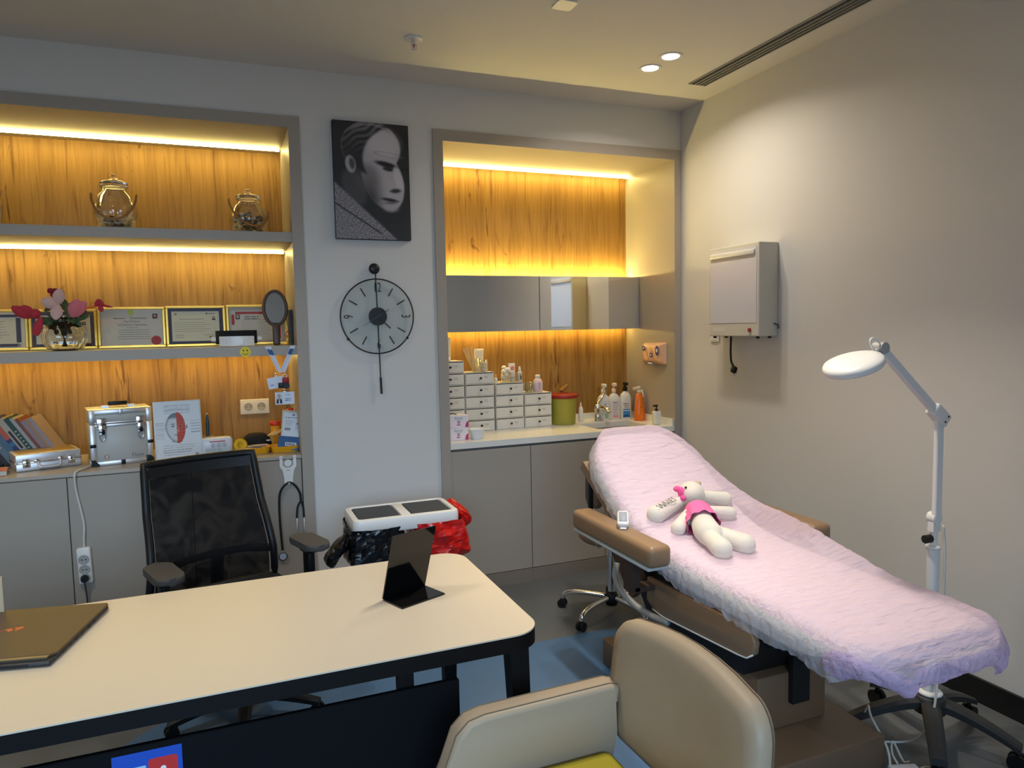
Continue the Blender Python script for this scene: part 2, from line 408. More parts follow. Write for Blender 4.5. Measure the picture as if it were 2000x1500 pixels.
# ------------------------------------------------------------------ left niche: shelving unit
su = thing('shelving_unit', 'beige framed wall shelving with oak back and amber strip lights', 'shelving', (-.74, 0, 0))
FY = -.012
m = MB(); m.box((.362, FY, 0), (.421, .1, NZ)); m.box((NLx0, FY, 2.641), (.362, .1, NZ)); m.box((NLx0, FY, 0), (NLx0 + .06, .1, 2.641))
build('frame', m, GREIGE, su, True)
build('side_panel', MB().box((.362, .1, 0), (.40, .63, 2.68)), GREIGE, su, True)
build('side_panel', MB().box((NLx0, .1, 0), (NLx0 + .06, .63, 2.68)), GREIGE, su, True)
tp = build('top_panel', MB().box((NLx0 + .06, .1, 2.641), (.362, .63, 2.68)), GREIGE, su, True)
build('back_panel', MB().box((NLx0 + .06, .60, .908), (.362, .63, 2.641)), WOOD, su, True, label='oak veneer back panel with vertical grain')
def led_strip(x0, x1, y, z, parent, up=False, glow=None, gap=.008):
    d = 1 if up else -1; za, zb_ = sorted((z + d * gap, z + d * (gap + .0055)))
    m = MB().box((x0, y - .006, za), (x1, y + .006, zb_)); zc, zd = sorted((z, z + d * (gap - .0002)))
    if gap > .002: build('strip_profile', MB().box((x0, y - .0015, zc), (x1, y + .0015, zd)), STEEL, parent, True)
    return build('led_strip', m, glow or LED, parent, True, label='glowing warm strip light')
led_strip(NLx0 + .07, .35, .465, 2.641, tp)
for zt, zb in ((2.099, 2.049), (1.501, 1.450)):
    sh = build('shelf', MB().box((NLx0 + .06, -.004, zb), (.362, .60, zt)), GREIGE, su, True)
    led_strip(NLx0 + .07, .35, .465, zb, sh, glow=LED3 if zb < 2 else LED, gap=.0001 if zb < 2 else .008)
# base cabinets under the left shelves
ct = MB().rbox((NLx0 + .06, -.002, .888), (.3615, .60, .908), .002, 1, smooth=False)
single('cabinet_worktop', ct, mat('greige_worktop', C(178, 168, 154), 0.4), 'beige worktop board over the left base cabinets', 'worktop', (-.74, .3, .888), world=True)
DG = [-1.84, -1.294, -.742, -.190, .360]
for i in range(4):
    x0, x1 = DG[i], DG[i + 1]
    lb = ['beige base cabinet at the far left edge under the books', 'beige base cabinet under the leaning books and briefcase', 'beige base cabinet behind the mesh chair with power strip', 'beige base cabinet holding the stethoscope hook'][i]
    cb = thing('base_cabinet', lb, 'cabinet', ((x0 + x1) / 2, .3, 0), group='left base cabinets')
    build('body', MB().box((x0 + .001, .02, .075), (x1 - .001, .598, .886)), GREIGE, cb, True)
    build('door', MB().rbox((x0 + .002, -.001, .08), (x1 - .002, .018, .884), .0015, 1, smooth=False), GREIGE, cb, True)
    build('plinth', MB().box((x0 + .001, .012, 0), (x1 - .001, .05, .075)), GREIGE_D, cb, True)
# ------------------------------------------------------------------ right niche
nu = thing('niche_unit', 'beige framed niche with oak back panel behind the wash counter', 'niche', (1.98, 0, 0))
m = MB(); m.box((NRx0, FY, 0), (1.203, .1, NZ)); m.box((2.762, FY, 0), (NRx1, .1, NZ)); m.box((1.203, FY, 2.638), (2.762, .1, NZ))
build('frame', m, GREIGE, nu, True)
build('side_panel', MB().box((1.16, .1, 0), (1.203, .63, 2.68)), GREIGE, nu, True)
build('side_panel', MB().box((2.762, .1, 0), (2.80, .63, 2.68)), GREIGE, nu, True)
tp = build('top_panel', MB().box((1.203, .1, 2.638), (2.762, .63, 2.68)), GREIGE, nu, True)
build('back_panel', MB().box((1.203, .60, .90), (2.762, .63, 2.638)), WOOD, nu, True, label='oak veneer back panel with vertical grain')
led_strip(1.21, 2.755, .53, 2.638, tp)
# mirror cabinet
mc = thing('mirror_cabinet', 'long two door mirror cabinet mounted across the oak niche', 'mirror cabinet', (1.98, .5, 1.56))
build('body', MB().box((1.2035, .44, 1.562), (2.7615, .599, 1.912)), GREIGE, mc, True)
MIR = mat('mirror_glass', (.90, .91, .89), 0.01, 1.0)
for x0, x1 in ((1.2035, 1.982), (1.986, 2.7605)):
    d = build('door', MB().box((x0, .426, 1.551), (x1, .439, 1.916)), GREIGE, mc, True)
    build('mirror', MB().box((x0 + .001, .4235, 1.552), (x1 - .001, .4258, 1.915)), MIR, d, True, label='clear mirror glass')
led_strip(1.23, 2.74, .545, 1.9125, mc, up=True, glow=LED2, gap=.0001)
led_strip(1.23, 2.74, .55, 1.5615, mc, glow=LED3, gap=.0001)
# base cabinets
XD = [1.203, 1.718, 2.2335, 2.762]
for i in range(3):
    x0, x1 = XD[i], XD[i + 1]
    lb = ['beige base cabinet under the white counter beside the red bag', 'beige base cabinet under the white counter behind the exam chair', 'beige base cabinet in the corner under the white counter'][i]
    cb = thing('base_cabinet', lb, 'cabinet', ((x0 + x1) / 2, .3, 0), group='right base cabinets')
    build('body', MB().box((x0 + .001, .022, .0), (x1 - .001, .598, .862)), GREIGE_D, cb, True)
    build('door', MB().rbox((x0 + .002, .0, .082), (x1 - .002, .02, .848), .0015, 1, smooth=False), GREIGE, cb, True)
    build('plinth', MB().box((x0 + .0005, -.008, 0), (x1 - .0005, .02, .078)), mat('plinth_taupe', C(132, 122, 112), .5), cb, True)
CW = mat('white_solid_surface', C(232, 230, 222), 0.25, spec=0.5)
wc = thing('counter_worktop', 'white solid surface counter with low upstand over right cabinets', 'worktop', (1.98, .3, .864))
m = MB(); hx0, hx1, hy0, hy1 = 2.24, 2.64, .10, .40
m.box((1.203, -.004, .864), (hx0, .60, .90)); m.box((hx1, -.004, .864), (2.762, .60, .90)); m.box((hx0, -.004, .864), (hx1, hy0, .90)); m.box((hx0, hy1, .864), (hx1, .60, .90))
build('slab', m, CW, wc, True)
m = MB(); m.box((1.203, .585, .90), (2.762, .60, .945)); m.box((2.747, .0, .90), (2.762, .585, .945))
build('upstand', m, CW, wc, True)
m = MB(); m.box((hx0, hy0, .772), (hx1, hy1, .778)); m.box((hx0, hy0, .775), (hx0 + .008, hy1, .899)); m.box((hx1 - .008, hy0, .775), (hx1, hy1, .899)); m.box((hx0, hy0, .775), (hx1, hy0 + .008, .899)); m.box((hx0, hy1 - .008, .775), (hx1, hy1, .899))
build('basin', m, CW, wc, True)

# ------------------------------------------------------------------ ceiling fittings
def downlight(x, y, label, W=None, grp='ceiling downlights', spread=150):
    t = thing('downlight', label, 'ceiling light', (x, y, ZC), group=grp)
    build('trim_ring', MB().lathe([(.045, -.003), (.056, -.005), (.060, -.004), (.061, 0), (.045, 0)], 32, caps=False), WHITEP, t)
    build('lamp_disc', MB().lathe([(0.0001, -.0015), (.043, -.0025), (.045, -.0002)], 32), emis('downlight_glow', (1.0, .93, .80), 14.0), t)
    area('downlight_beam', (x, y, ZC - .006), .09, .09, DOWN_W if W is None else W, (1.0, .90, .77), shape='DISK', spread=R(spread))
downlight(2.191, -.614, 'round recessed downlight nearer to the back wall')
downlight(2.199, -.793, 'round recessed downlight nearer to the air slot')
# unseen downlight pairs: desk pair inferred, exam chair and rear pairs added for light
for x, y, W, lb in ((-.85, -1.75, 7, 'recessed downlight above the desk, nearer to the shelves'), (-.85, -1.93, 7, 'recessed downlight above the desk, nearer to the window'), (1.45, -1.80, 6.5, 'added unseen downlight above the exam chair, nearer to its head'), (1.45, -1.98, 6.5, 'added unseen downlight above the exam chair foot end'), (-.4, -4.6, 2.5, 'added unseen downlight behind the photographer on the left'), (1.6, -4.6, 2.5, 'added unseen downlight behind the photographer on the right')):
    downlight(x, y, lb, W, 'downlights out of view', 92 if abs(x - 1.45) < .01 else 140)
ad = thing('air_slot', 'dark twin slot linear air diffuser in the ceiling', 'air vent', (2.59, -2.9, ZC))
AX0, AX1, AY0, AY1 = 2.535, 2.65, -5.3, -.48
build('slot_back', MB().box((AX0 + .004, AY0 + .004, ZC - .0012), (AX1 - .004, AY1 - .004, ZC - .0002)), mat('slot_black', C(30, 30, 30), .7), ad, True)
m = MB()
for x in (AX0, AX1 - .008): m.box((x, AY0, ZC - .006), (x + .008, AY1, ZC - .0002))
for y in (AY0, AY1 - .008): m.box((AX0, y, ZC - .006), (AX1, y + .008, ZC - .0002))
SLOT = mat('anodised_slot', C(150, 150, 146), .45, .2)
build('frame', m, SLOT, ad, True)
for x in (AX0 + .028, AX0 + .053, AX0 + .078): build('blade', MB().box((x, AY0 + .008, ZC - .009), (x + .008, AY1 - .008, ZC - .0012)), SLOT, ad, True)
sp = thing('sprinkler_head', 'small chrome sprinkler head with white rosette on ceiling', 'sprinkler', (.901, -.584, ZC))
build('rosette', MB().lathe([(.045, 0), (.044, -.006), (.025, -.010), (.0001, -.010)][::-1], 24), WHITEP, sp)
build('body', MB().cyl((0, 0, -.01), (0, 0, -.03), .011, n=12).cyl((0, 0, -.047), (0, 0, -.05), .014, n=12), CHROME, sp)
build('glass_bulb', MB().cyl((0, 0, -.03), (0, 0, -.047), .003, n=8), flat(150, 40, 30), sp)
m = MB().tube([(-.011, 0, -.028), (-.013, 0, -.038), (-.006, 0, -.048)], .0025, 6).tube([(.011, 0, -.028), (.013, 0, -.038), (.006, 0, -.048)], .0025, 6)
build('yoke', m, CHROME, sp)
m = MB().prism(rrect(.09, .09, .015, 4), -.006, 0)
single('ceiling_sensor', m, WHITEP, 'flat white rounded plate on ceiling at the top edge', 'sensor', (1.42, -1.145, ZC))
# ================================================================== DESK
DX0, DX1, DY0, DY1, DZ = -1.25, .772, -2.275, -1.512, .75
dk = thing('desk', 'long desk with cream top and thick black edge', 'desk', (-.24, -1.89, 0))
DTOP = mat('cream_desk_laminate', C(208, 195, 174), 0.38, spec=0.4)
outl = rrect(DX1 - DX0, DY1 - DY0, .085, 10, (DX0 + DX1) / 2, (DY0 + DY1) / 2)
build('tabletop', MB().prism([((x - (-.24)) * 1 + -.24, y) for x, y in outl], DZ - .004, DZ), DTOP, dk, True)
build('edge_band', MB().prism(rrect(DX1 - DX0, DY1 - DY0, .085, 10, (DX0 + DX1) / 2, (DY0 + DY1) / 2), DZ - .046, DZ - .0042), BLACKM, dk, True, label='thick black table edge')
for sx, sy in ((1, -1), (1, 1), (-1, -1), (-1, 1)):
    x = DX1 - .062 if sx > 0 else DX0 + .062; y = DY0 + .062 if sy < 0 else DY1 - .05
    q = .028; b = .018; ox, oy = sx * .008, sy * .05
    vs = [(x - q, y - q, DZ - .046), (x + q, y - q, DZ - .046), (x + q, y + q, DZ - .046), (x - q, y + q, DZ - .046)]
    vb = [(x + ox - b, y + oy - b, 0), (x + ox + b, y + oy - b, 0), (x + ox + b, y + oy + b, 0), (x + ox - b, y + oy + b, 0)]
    build('leg', MB().add(vb + vs, [(0, 3, 2, 1), (4, 5, 6, 7), (0, 1, 5, 4), (1, 2, 6, 5), (2, 3, 7, 6), (3, 0, 4, 7)]), BLACKM, dk, True)
build('rail', MB().box((DX0 + .06, DY0 + .10, DZ - .085), (DX1 - .06, DY0 + .13, DZ - .046)), BLACKM, dk, True)
build('rail', MB().box((DX0 + .06, DY1 - .13, DZ - .085), (DX1 - .06, DY1 - .10, DZ - .046)), BLACKM, dk, True)
mp_ = build('modesty_panel', MB().rbox((DX0 + .12, -2.205, .20), (.548, -2.187, .625), .003, 1, smooth=False), mat('black_panel', C(5, 6, 9), .6, spec=.15), dk, True)
for x in (.405, -.9): build('bracket', MB().box((x - .022, -2.187, .50), (x + .022, -2.165, DZ - .046)), BLACKM, dk, True)
# flyer on the panel
fy = thing('flyer', 'blue glossy flyer with red card stuck on desk panel', 'flyer', (-.21, -2.2065, .48))
Mf = frame_m((0, 0, 0), (1, 0, 0), (0, -1, 0))
m = MB(); m.use(flat(18, 70, 170, .3)).box((-.073, -.13, 0), (.073, .132, .0008), Mf)
m.poly(rrect(.062, .085, .008, 4, .032, .068), .001, Mf, flat(190, 40, 34, .3)); m.disc(.032, .083, .006, .006, .0013, Mf, PAPER)
m.text('NNY', .034, .052, .018, .0013, Mf, PAPER); m.rect(-.028, .03, .022, .062, .001, Mf, flat(225, 200, 185)); m.rect(-.03, .09, .026, .008, .0013, Mf, flat(150, 190, 215)); m.disc(.063, .045, .008, .01, .0014, Mf, flat(225, 205, 215))
build('sheet', m, None, fy)
# small beige document holder at the left edge
dh = MB().use(mat('beige_acrylic', C(190, 170, 140), .3)).box((-.10, -.004, .0), (.0, .004, .125)).box((-.10, -.03, 0), (.0, .03, .005))
single('table_sign', dh, None, 'beige upright table sign behind the laptop, cut by picture edge', 'sign', (-.634, -1.545, DZ))
# laptop
lp = thing('laptop', 'closed dark laptop with brown metal lid on the cream desk', 'laptop', (-.438, -1.955, DZ), rz=0)
LB = mat('laptop_black', C(30, 31, 34), .45); LID = mat('laptop_brown_lid', C(78, 60, 42), .48, .1, bump=.03, bscale=500)
# local frame: hinge and vent side toward the camera, x to the right, y away
a0 = Vector((-.438, -1.955, 0)); a1 = Vector((-.357, -1.60, 0)); ydir = (a1 - a0).normalized(); xdir = Vector((ydir.y, -ydir.x, 0))
Ml = Matrix(((xdir.x, ydir.x, 0, a0.x), (xdir.y, ydir.y, 0, a0.y), (0, 0, 1, DZ), (0, 0, 0, 1)))
def lworld(mb): mb.v = [tuple(Ml @ Vector(p)) for p in mb.v]; return mb
build('base', lworld(MB().rbox((-.36, -.01, .002), (0, .36, .014), .004, 2)), LB, lp, True)
lid = build('lid', lworld(MB().prism([(-.35, .018), (-.012, .018), (0, .03), (0, .355), (-.006, .365), (-.35, .365), (-.36, .355), (-.36, .05)], .0145, .0215, bevel=.0015)), LID, lp, True)
LR = mat('logo_red', C(200, 84, 60), .25, .5); m = MB(); I4 = Matrix.Identity(4)
for q in ([(-.205, .20), (-.165, .215), (-.167, .222), (-.207, .208)], [(-.198, .19), (-.19, .192), (-.183, .214), (-.190, .212)], [(-.180, .193), (-.172, .195), (-.165, .214), (-.173, .213)], [(-.225, .195), (-.208, .199), (-.207, .205), (-.226, .201)]):
    m.poly(q, .0217, I4, LR)
build('emblem', lworld(m), None, lid, True, label='small red emblem')
m = MB().use(flat(8, 8, 9))
for x in (-.31, -.16): m.box((x, -.0112, .004), (x + .11, -.0095, .011))
build('vent', lworld(m), None, lp, True)
for y, w in ((.06, .012), (.10, .008), (.135, .018), (.17, .016), (.215, .018), (.25, .01)): build('port', lworld(MB().box((-.0006, y, .005), (.0008, y + w, .0105))), flat(6, 6, 7), lp, True)
m = MB().use(mat('hinge_edge', C(120, 112, 100), .3, .8)).box((-.34, .004, .0145), (-.012, .0165, .0205)); build('hinge_cover', lworld(m), None, lp, True)
for x, y in ((-.03, .02), (-.33, .02), (-.03, .34), (-.33, .34)): build('foot', lworld(MB().cyl((x, y, 0), (x, y, .002), .012, n=10)), BLACKP, lp, True)
# glossy black display stand
ds = thing('display_stand', 'glossy black slanted panel stand on flat foot, on the desk', 'stand', (.5, -1.89, DZ))
GB = mat('gloss_black', C(8, 8, 10), .08, spec=.5)
BL = Vector((.412, -1.879, DZ)); BR = Vector((.56, -1.818, DZ)); u = (BR - BL).normalized(); n_ = Vector((u.y, -u.x, 0)); W = (BR - BL).length
def slab(p, uu, vv, t):  # parallelepiped from corner p along two edges with thickness vector t
    c = [p, p + uu, p + uu + vv, p + vv]; return [tuple(q) for q in c] + [tuple(q + t) for q in c]
BOXF = [(0, 3, 2, 1), (4, 5, 6, 7), (0, 1, 5, 4), (1, 2, 6, 5), (2, 3, 7, 6), (3, 0, 4, 7)]
build('foot', MB().add(slab(BL, u * W, n_ * .10, Vector((0, 0, .005))), BOXF), GB, ds, True)
build('panel', MB().add(slab(BL + Vector((0, 0, .005)), u * W, Vector((0, 0, .207)) + n_ * .066, -n_ * .005), BOXF), GB, ds, True)

# ================================================================== OFFICE CHAIR
oc = thing('office_chair', 'black mesh back office chair with armrests behind the desk', 'chair', (.02, -.95, 0), rz=18.7)
def star_base(parent, rad, hub_r, hub_z, a0, mt, tip_z=.062, w0=.028, w1=.018, caster=.026, parted=True):
    build('hub', MB().lathe([(hub_r, hub_z - .045), (hub_r, hub_z + .012), (hub_r * .7, hub_z + .02)], 20), mt, parent)
    for k in range(5):
        a = R(a0 + 72 * k); c, s_ = math.cos(a), math.sin(a); pts = []; 
        vs = []; N = 7
        for i in range(N):
            t = i / (N - 1); r = hub_r * .6 + (rad - hub_r * .6) * t; w = w0 + (w1 - w0) * t; z = hub_z + (tip_z - hub_z) * (t ** 1.6); h = .036 - .012 * t
            for dx, dz in ((-w, -h * .7), (w, -h * .7), (w, 0), (w * .6, h * .32), (-w * .6, h * .32), (-w, 0)): vs.append((c * r - s_ * dx, s_ * r + c * dx, z + dz))
        fs = [tuple(range(6))[::-1], tuple(range((N - 1) * 6, N * 6))]
        for i in range(N - 1):
            for j in range(6): fs.append((i * 6 + j, i * 6 + (j + 1) % 6, (i + 1) * 6 + (j + 1) % 6, (i + 1) * 6 + j))
        lg = build('leg', MB().add(vs, fs, smooth=False), mt, parent)
        m = MB(); cr = caster; px, py = c * (rad - .012), s_ * (rad - .012)
        m.cyl((px, py, cr), (px, py, tip_z - .01), .008, n=8)
        for d in (-1, 1): m.cyl((px - s_ * d * .007, py + c * d * .007, cr), (px - s_ * d * .021, py + c * d * .021, cr), cr, n=14)
        build('caster', m, BLACKP, lg)
star_base(oc, .30, .045, .105, 30, BLACKP)
build('gas_lift', MB().cyl((0, 0, .11), (0, 0, .26), .028, n=16).cyl((0, 0, .25), (0, 0, .40), .018, n=16), BLACKM, oc)
build('mechanism', MB().rbox((-.11, -.13, .395), (.11, .15, .425), .01, 2), BLACKP, oc)
build('seat', MB().rbox((-.245, -.25, .425), (.245, .24, .50), .03, 3), mat('black_seat_fabric', C(24, 25, 28), .85, bump=.2, bscale=600), oc)
def chair_back(u_, v_):
    w = .225 + .035 * (1 - v_) ** 1.2; z = .49 + .545 * v_; lean = .235 + .13 * max(0, v_ - .25) ** 1.0 - .03 * math.sin(PI * min(1, v_ * 1.6))
    x = (u_ - .5) * 2 * w; return (x - .04, lean - .035 * (x / .25) ** 2 + .01, z)
MESHM = mat('black_mesh', C(20, 21, 25), .8)
def mesh_fabric():
    m = bpy.data.materials.new('chair_mesh_fabric'); m.use_nodes = True; nt = m.node_tree; b = nt.nodes['Principled BSDF']; b.inputs['Base Color'].default_value = (*C(9, 9, 12), 1); b.inputs['Roughness'].default_value = .8; b.inputs['Specular IOR Level'].default_value = .2
    tp_ = nt.nodes.new('ShaderNodeBsdfTransparent'); mx = nt.nodes.new('ShaderNodeMixShader'); mx.inputs[0].default_value = .955; tc_ = nt.nodes.new('ShaderNodeTexCoord'); nn_ = nt.nodes.new('ShaderNodeTexNoise'); nn_.inputs['Scale'].default_value = 9; nn_.inputs['Detail'].default_value = 1; nn_.inputs['Distortion'].default_value = 1.5; mr_ = nt.nodes.new('ShaderNodeMapRange'); mr_.inputs[1].default_value = .35; mr_.inputs[2].default_value = .65; mr_.inputs[3].default_value = .86; mr_.inputs[4].default_value = .985; nt.links.new(tc_.outputs['Object'], nn_.inputs['Vector']); nt.links.new(nn_.outputs['Fac'], mr_.inputs[0]); nt.links.new(mr_.outputs[0], mx.inputs[0])
    nt.links.new(tp_.outputs[0], mx.inputs[1]); nt.links.new(b.outputs[0], mx.inputs[2]); nt.links.new(mx.outputs[0], nt.nodes['Material Output'].inputs[0]); return m
build('mesh_back', MB().grid(20, 24, lambda a, b: chair_back(.04 + .92 * a, .03 + .94 * b)), mesh_fabric(), oc, label='see-through black mesh')
loop = []
for i in range(13): loop.append(chair_back(i / 12, 0))
for i in range(1, 17): loop.append(chair_back(1, i / 16))
for i in range(1, 13): loop.append(chair_back(1 - i / 12, 1))
for i in range(1, 16): loop.append(chair_back(0, 1 - i / 16))
build('back_frame', MB().tube(loop, .016, 10, closed=True), BLACKP, oc)
m = MB()
m.grid(20, 5, lambda a, b: tuple(Vector(chair_back(.03 + .94 * a, .90 + .09 * b)) + Vector((0, -.008, 0))))
build('head_band', m, BLACKP, oc)
m = MB().tube(catmull([(0, .10, .41), (0, .25, .42), (0, .30, .50), (0, .275, .62)]), .028, 10).tube([(-.235, .25, .60), (-.12, .285, .615), (0, .285, .62), (.12, .285, .615), (.235, .25, .60)], .018, 8)
build('back_spine', m, BLACKP, oc)
for sx in (-1, 1):
    x = sx * .292
    ar = build('armrest', MB().tube([(sx * .10, .0, .41), (sx * .20, .0, .41), (sx * .27, .0, .43), (x, 0, .50)], .02, 10).rbox((x - .017, -.03, .48), (x + .017, .03, .655), .01, 2).add(
        [(x - .02, -.035, .625), (x + .02, -.035, .625), (x + .02, .035, .625), (x - .02, .035, .625), (x - .038, -.09, .657), (x + .038, -.09, .657), (x + .038, .06, .657), (x - .038, .06, .657)], BOXF), BLACKP, oc)
    build('arm_pad', MB().prism([(x + a, b - .01) for a, b in rrect(.105, .245, .045, 6)], .655, .683, bevel=.008), mat('arm_pad_grey', C(70, 68, 66), .7), ar)

# ================================================================== ARMCHAIR
ac = thing('armchair', 'beige leatherette armchair with yellow green seat in the foreground', 'armchair', (.72, -2.68, 0))
BEI = mat('beige_leatherette', C(160, 143, 120), .5, bump=.12, bscale=420, spec=.4)
YEL = mat('yellow_green_fabric', C(164, 150, 30), .8, bump=.2, bscale=700)
SEAM = mat('dark_seam', C(96, 82, 64), .7)
# back pad: outline in (y, z), curved in plan, leaning away
yc = -2.66
def back_out(n=40):
    pts = []
    def arc(cx, cy, r, a0, a1, k=8):
        for i in range(k + 1): t = R(a0 + (a1 - a0) * i / k); pts.append((cx + r * math.cos(t), cy + r * math.sin(t)))
    # local a (from -y side to +y side) , z
    arc(.205, .735, .075, 0, 90); 
    for i in range(1, 6): a = .205 - .41 * i / 6; pts.append((a, .81 + .018 * (1 - (a / .205) ** 2)))
    arc(-.205, .735, .075, 90, 180); pts.append((-.285, .62)); arc(-.215, .545, .05, 190, 262); pts.append((0, .488)); arc(.215, .545, .05, 278, 350); pts.append((.285, .62))
    return pts
def back_pos(a, z, t):
    # a along y (positive toward the desk), wraps forward (toward -x) at the ends; t thickness outward
    x = .915 + .10 * (z - .55) - .30 * a * a + t; return (x, yc + a, z)
bo = back_out(); nb = len(bo); vs = []; fs = []
rings = [(0.0, .0, 0), (.30, .0, 0), (.60, .0, 0), (.86, .002, 0), (.97, .010, 0), (1.0, .024, 0), (1.0, .046, 0), (.97, .060, 0), (.86, .068, 0), (.6, .07, 0), (.3, .07, 0), (0, .07, 0)]
cz = .655
for s_, t, _ in rings:
    for a, z in bo: vs.append(back_pos(a * s_, cz + (z - cz) * s_, t))
for k in range(len(rings) - 1):
    for i in range(nb): fs.append((k * nb + i, (k + 1) * nb + i, (k + 1) * nb + (i + 1) % nb, k * nb + (i + 1) % nb))
bk = build('backrest', MB().add(vs, fs, smooth=True), BEI, ac, True)
build('piping', MB().tube([back_pos(a * .999, cz + (z - cz) * .999, .050) for a, z in bo], .0016, 6, closed=True), SEAM, bk, True)
# arms: profile in (x, z), thickness in y
def arm(y0, y1, name='arm'):
    prof = [(.865, .30), (.885, .52), (.91, .60), (.91, .640), (.885, .648), (.54, .642), (.50, .634), (.468, .605), (.42, .48), (.36, .30)]
    bb = MB(); Mx = Matrix(((1, 0, 0, 0), (0, 0, -1, 0), (0, 1, 0, 0), (0, 0, 0, 1)))
    bb.prism(prof, -y1, -y0, M=Mx, smooth=True, bevel=.014, seg=3)
    o = sharp(build(name, bb, BEI, ac, True), 50)
    for yy in (y0 + .0135, y1 - .0135):
        build('seam', MB().tube([(x, yy, z) for x, z in prof], .0018, 5), SEAM, o, True)
arm(-2.442, -2.372); arm(-2.958, -2.888)
build('seat', MB().rbox((.40, -2.886, .36), (.875, -2.444, .492), .03, 3), YEL, ac, True, label='yellow green seat cushion')
build('seat_base', MB().rbox((.38, -2.886, .29), (.88, -2.444, .36), .01, 2), BEI, ac, True)
for x in (.42, .85):
    for y in (-2.90, -2.43): build('leg', MB().cyl((x, y, 0), (x, y, .31), .013, .018, 12), BLACKM, ac, True)
# ================================================================== EXAM CHAIR
CXc = 1.835
ec = thing('exam_chair', 'brown reclining exam chair on boxy pedestal beside the right wall', 'exam chair', (CXc, -1.85, 0))
BRN = mat('brown_leatherette', C(140, 112, 84), .42, bump=.1, bscale=420, spec=.45)
BRNP = mat('brown_pedestal', C(112, 88, 66), .45, spec=.4)
SHEET = mat('white_sheet', C(236, 230, 226), .8, bump=.25, bscale=40)
# pedestal
build('floor_plate', MB().rbox((1.57, -2.25, .0), (2.086, -1.15, .125), .008, 2), BRNP, ec, True)
build('pedestal', MB().rbox((1.68, -2.07, .125), (1.99, -1.36, .325), .006, 2), BRNP, ec, True)
m = MB(); m.add([(1.655, -2.02, .325), (2.01, -2.02, .325), (2.01, -1.40, .325), (1.655, -1.40, .325), (1.62, -2.16, .50), (2.05, -2.16, .50), (2.05, -1.34, .50), (1.62, -1.34, .50)], BOXF)
m.box((1.815, -2.092, .215), (1.893, -2.0705, .42)); build('lift_mechanism', m, mat('mechanism_black', C(12, 12, 13), .6), ec, True)
m = MB(); m.box((1.87, -2.20, .40), (1.93, -2.13, .49)); m.box((1.865, -2.24, .43), (1.875, -2.10, .52)); m.cyl((1.86, -2.16, .37), (1.95, -2.16, .37), .008); m.cyl((1.70, -2.195, .487), (1.78, -2.195, .487), .009)
build('hinge_bracket', m, mat('grey_steel', C(120, 122, 124), .35, .8), ec, True)
build('seat_frame', MB().box((1.62, -2.20, .50), (2.05, -1.42, .565)), mat('frame_black', C(18, 18, 20), .5), ec, True)
# side pad hanging below the mattress
def sidepad(x0, x1):
    Mx = Matrix(((0, 0, 1, 0), (1, 0, 0, 0), (0, 1, 0, 0), (0, 0, 0, 1)))  # (a,b,c) -> x=c, y=a, z=b
    pts = [(-1.56, .55), (-2.14, .572), (-2.18, .56), (-2.197, .53), (-2.19, .49), (-2.16, .468), (-2.12, .462), (-1.68, .425), (-1.60, .43), (-1.555, .455)][::-1]
    sp_ = build('side_pad', MB().prism(pts, x0, x1, M=Mx, bevel=.006, seg=2, smooth=True), BRN, ec, True)
    build('trim_edge', MB().tube([(x0 if x0 < CXc else x1, a, b) for a, b in pts[1:6]], .003, 6), WHITEP, sp_, True)
sidepad(1.552, 1.578); sidepad(2.092, 2.118)
# mattress: seat and back as upholstered slabs under a white sheet
def prof_left(y):   # centre line height of the upholstery at y
    K = [(-2.72, .672), (-2.6, .680), (-2.3, .688), (-2.0, .690), (-1.75, .697), (-1.6, .715), (-1.5, .745), (-1.4, .795), (-1.3, .858), (-1.2, .925), (-1.1, .99), (-1.0, 1.052), (-.94, 1.088), (-.9, 1.11)]
    for (a, b), (c, d) in zip(K, K[1:]):
        if a <= y <= c: t = (y - a) / (c - a); return b + (d - b) * t
    return K[0][1] if y < K[0][0] else K[-1][1]
def half_w(y):
    w = .292
    if y < -2.50: t = (-2.50 - y) / .20; w = .292 * math.sqrt(max(.0, 1 - min(1, t) ** 2.6 * .75))
    if y > -1.24: t = (y + 1.24) / .305; w = .292 * math.sqrt(max(.0, 1 - min(1, t) ** 2.3 * .95))
    return w
Y0, Y1 = -2.69, -.935
def slab_part(name, y0, y1, th0, mt, shrink=.012, drop=.014, n=26):
    vs = []; fs = []; K = 14
    for j in range(n):
        y = y0 + (y1 - y0) * j / (n - 1); w = half_w(y) - shrink; z = prof_left(y) - drop; e = .006; th = th0 * (1 - .5 * smooth01((-2.35 - y) / .2))
        nrm = Vector((0, -(prof_left(y + e) - prof_left(y - e)) / (2 * e), 1)).normalized()
        sec = [(-w, -th + .02), (-w, -.03), (-w + .01, -.01), (-w + .03, 0), (-w * .5, .004), (0, .004), (w * .5, .004), (w - .03, 0), (w - .01, -.01), (w, -.03), (w, -th + .02), (w - .02, -th), (0, -th), (-w + .02, -th)]
        for a, h in sec: vs.append((CXc + a, y + nrm.y * h, z + nrm.z * h))
    for j in range(n - 1):
        for i in range(K): fs.append((j * K + i, j * K + (i + 1) % K, (j + 1) * K + (i + 1) % K, (j + 1) * K + i))
    fs += [tuple(range(K))[::-1], tuple(range((n - 1) * K, n * K))]
    fs = [f[::-1] for f in fs]
    return sharp(build(name, MB().add(vs, fs, smooth=True), mt, ec, True), 60)
slab_part('seat_cushion', Y0 + .075, -1.50, .105, SHEET)
slab_part('back_cushion', -1.495, Y1 - .06, .10, SHEET)
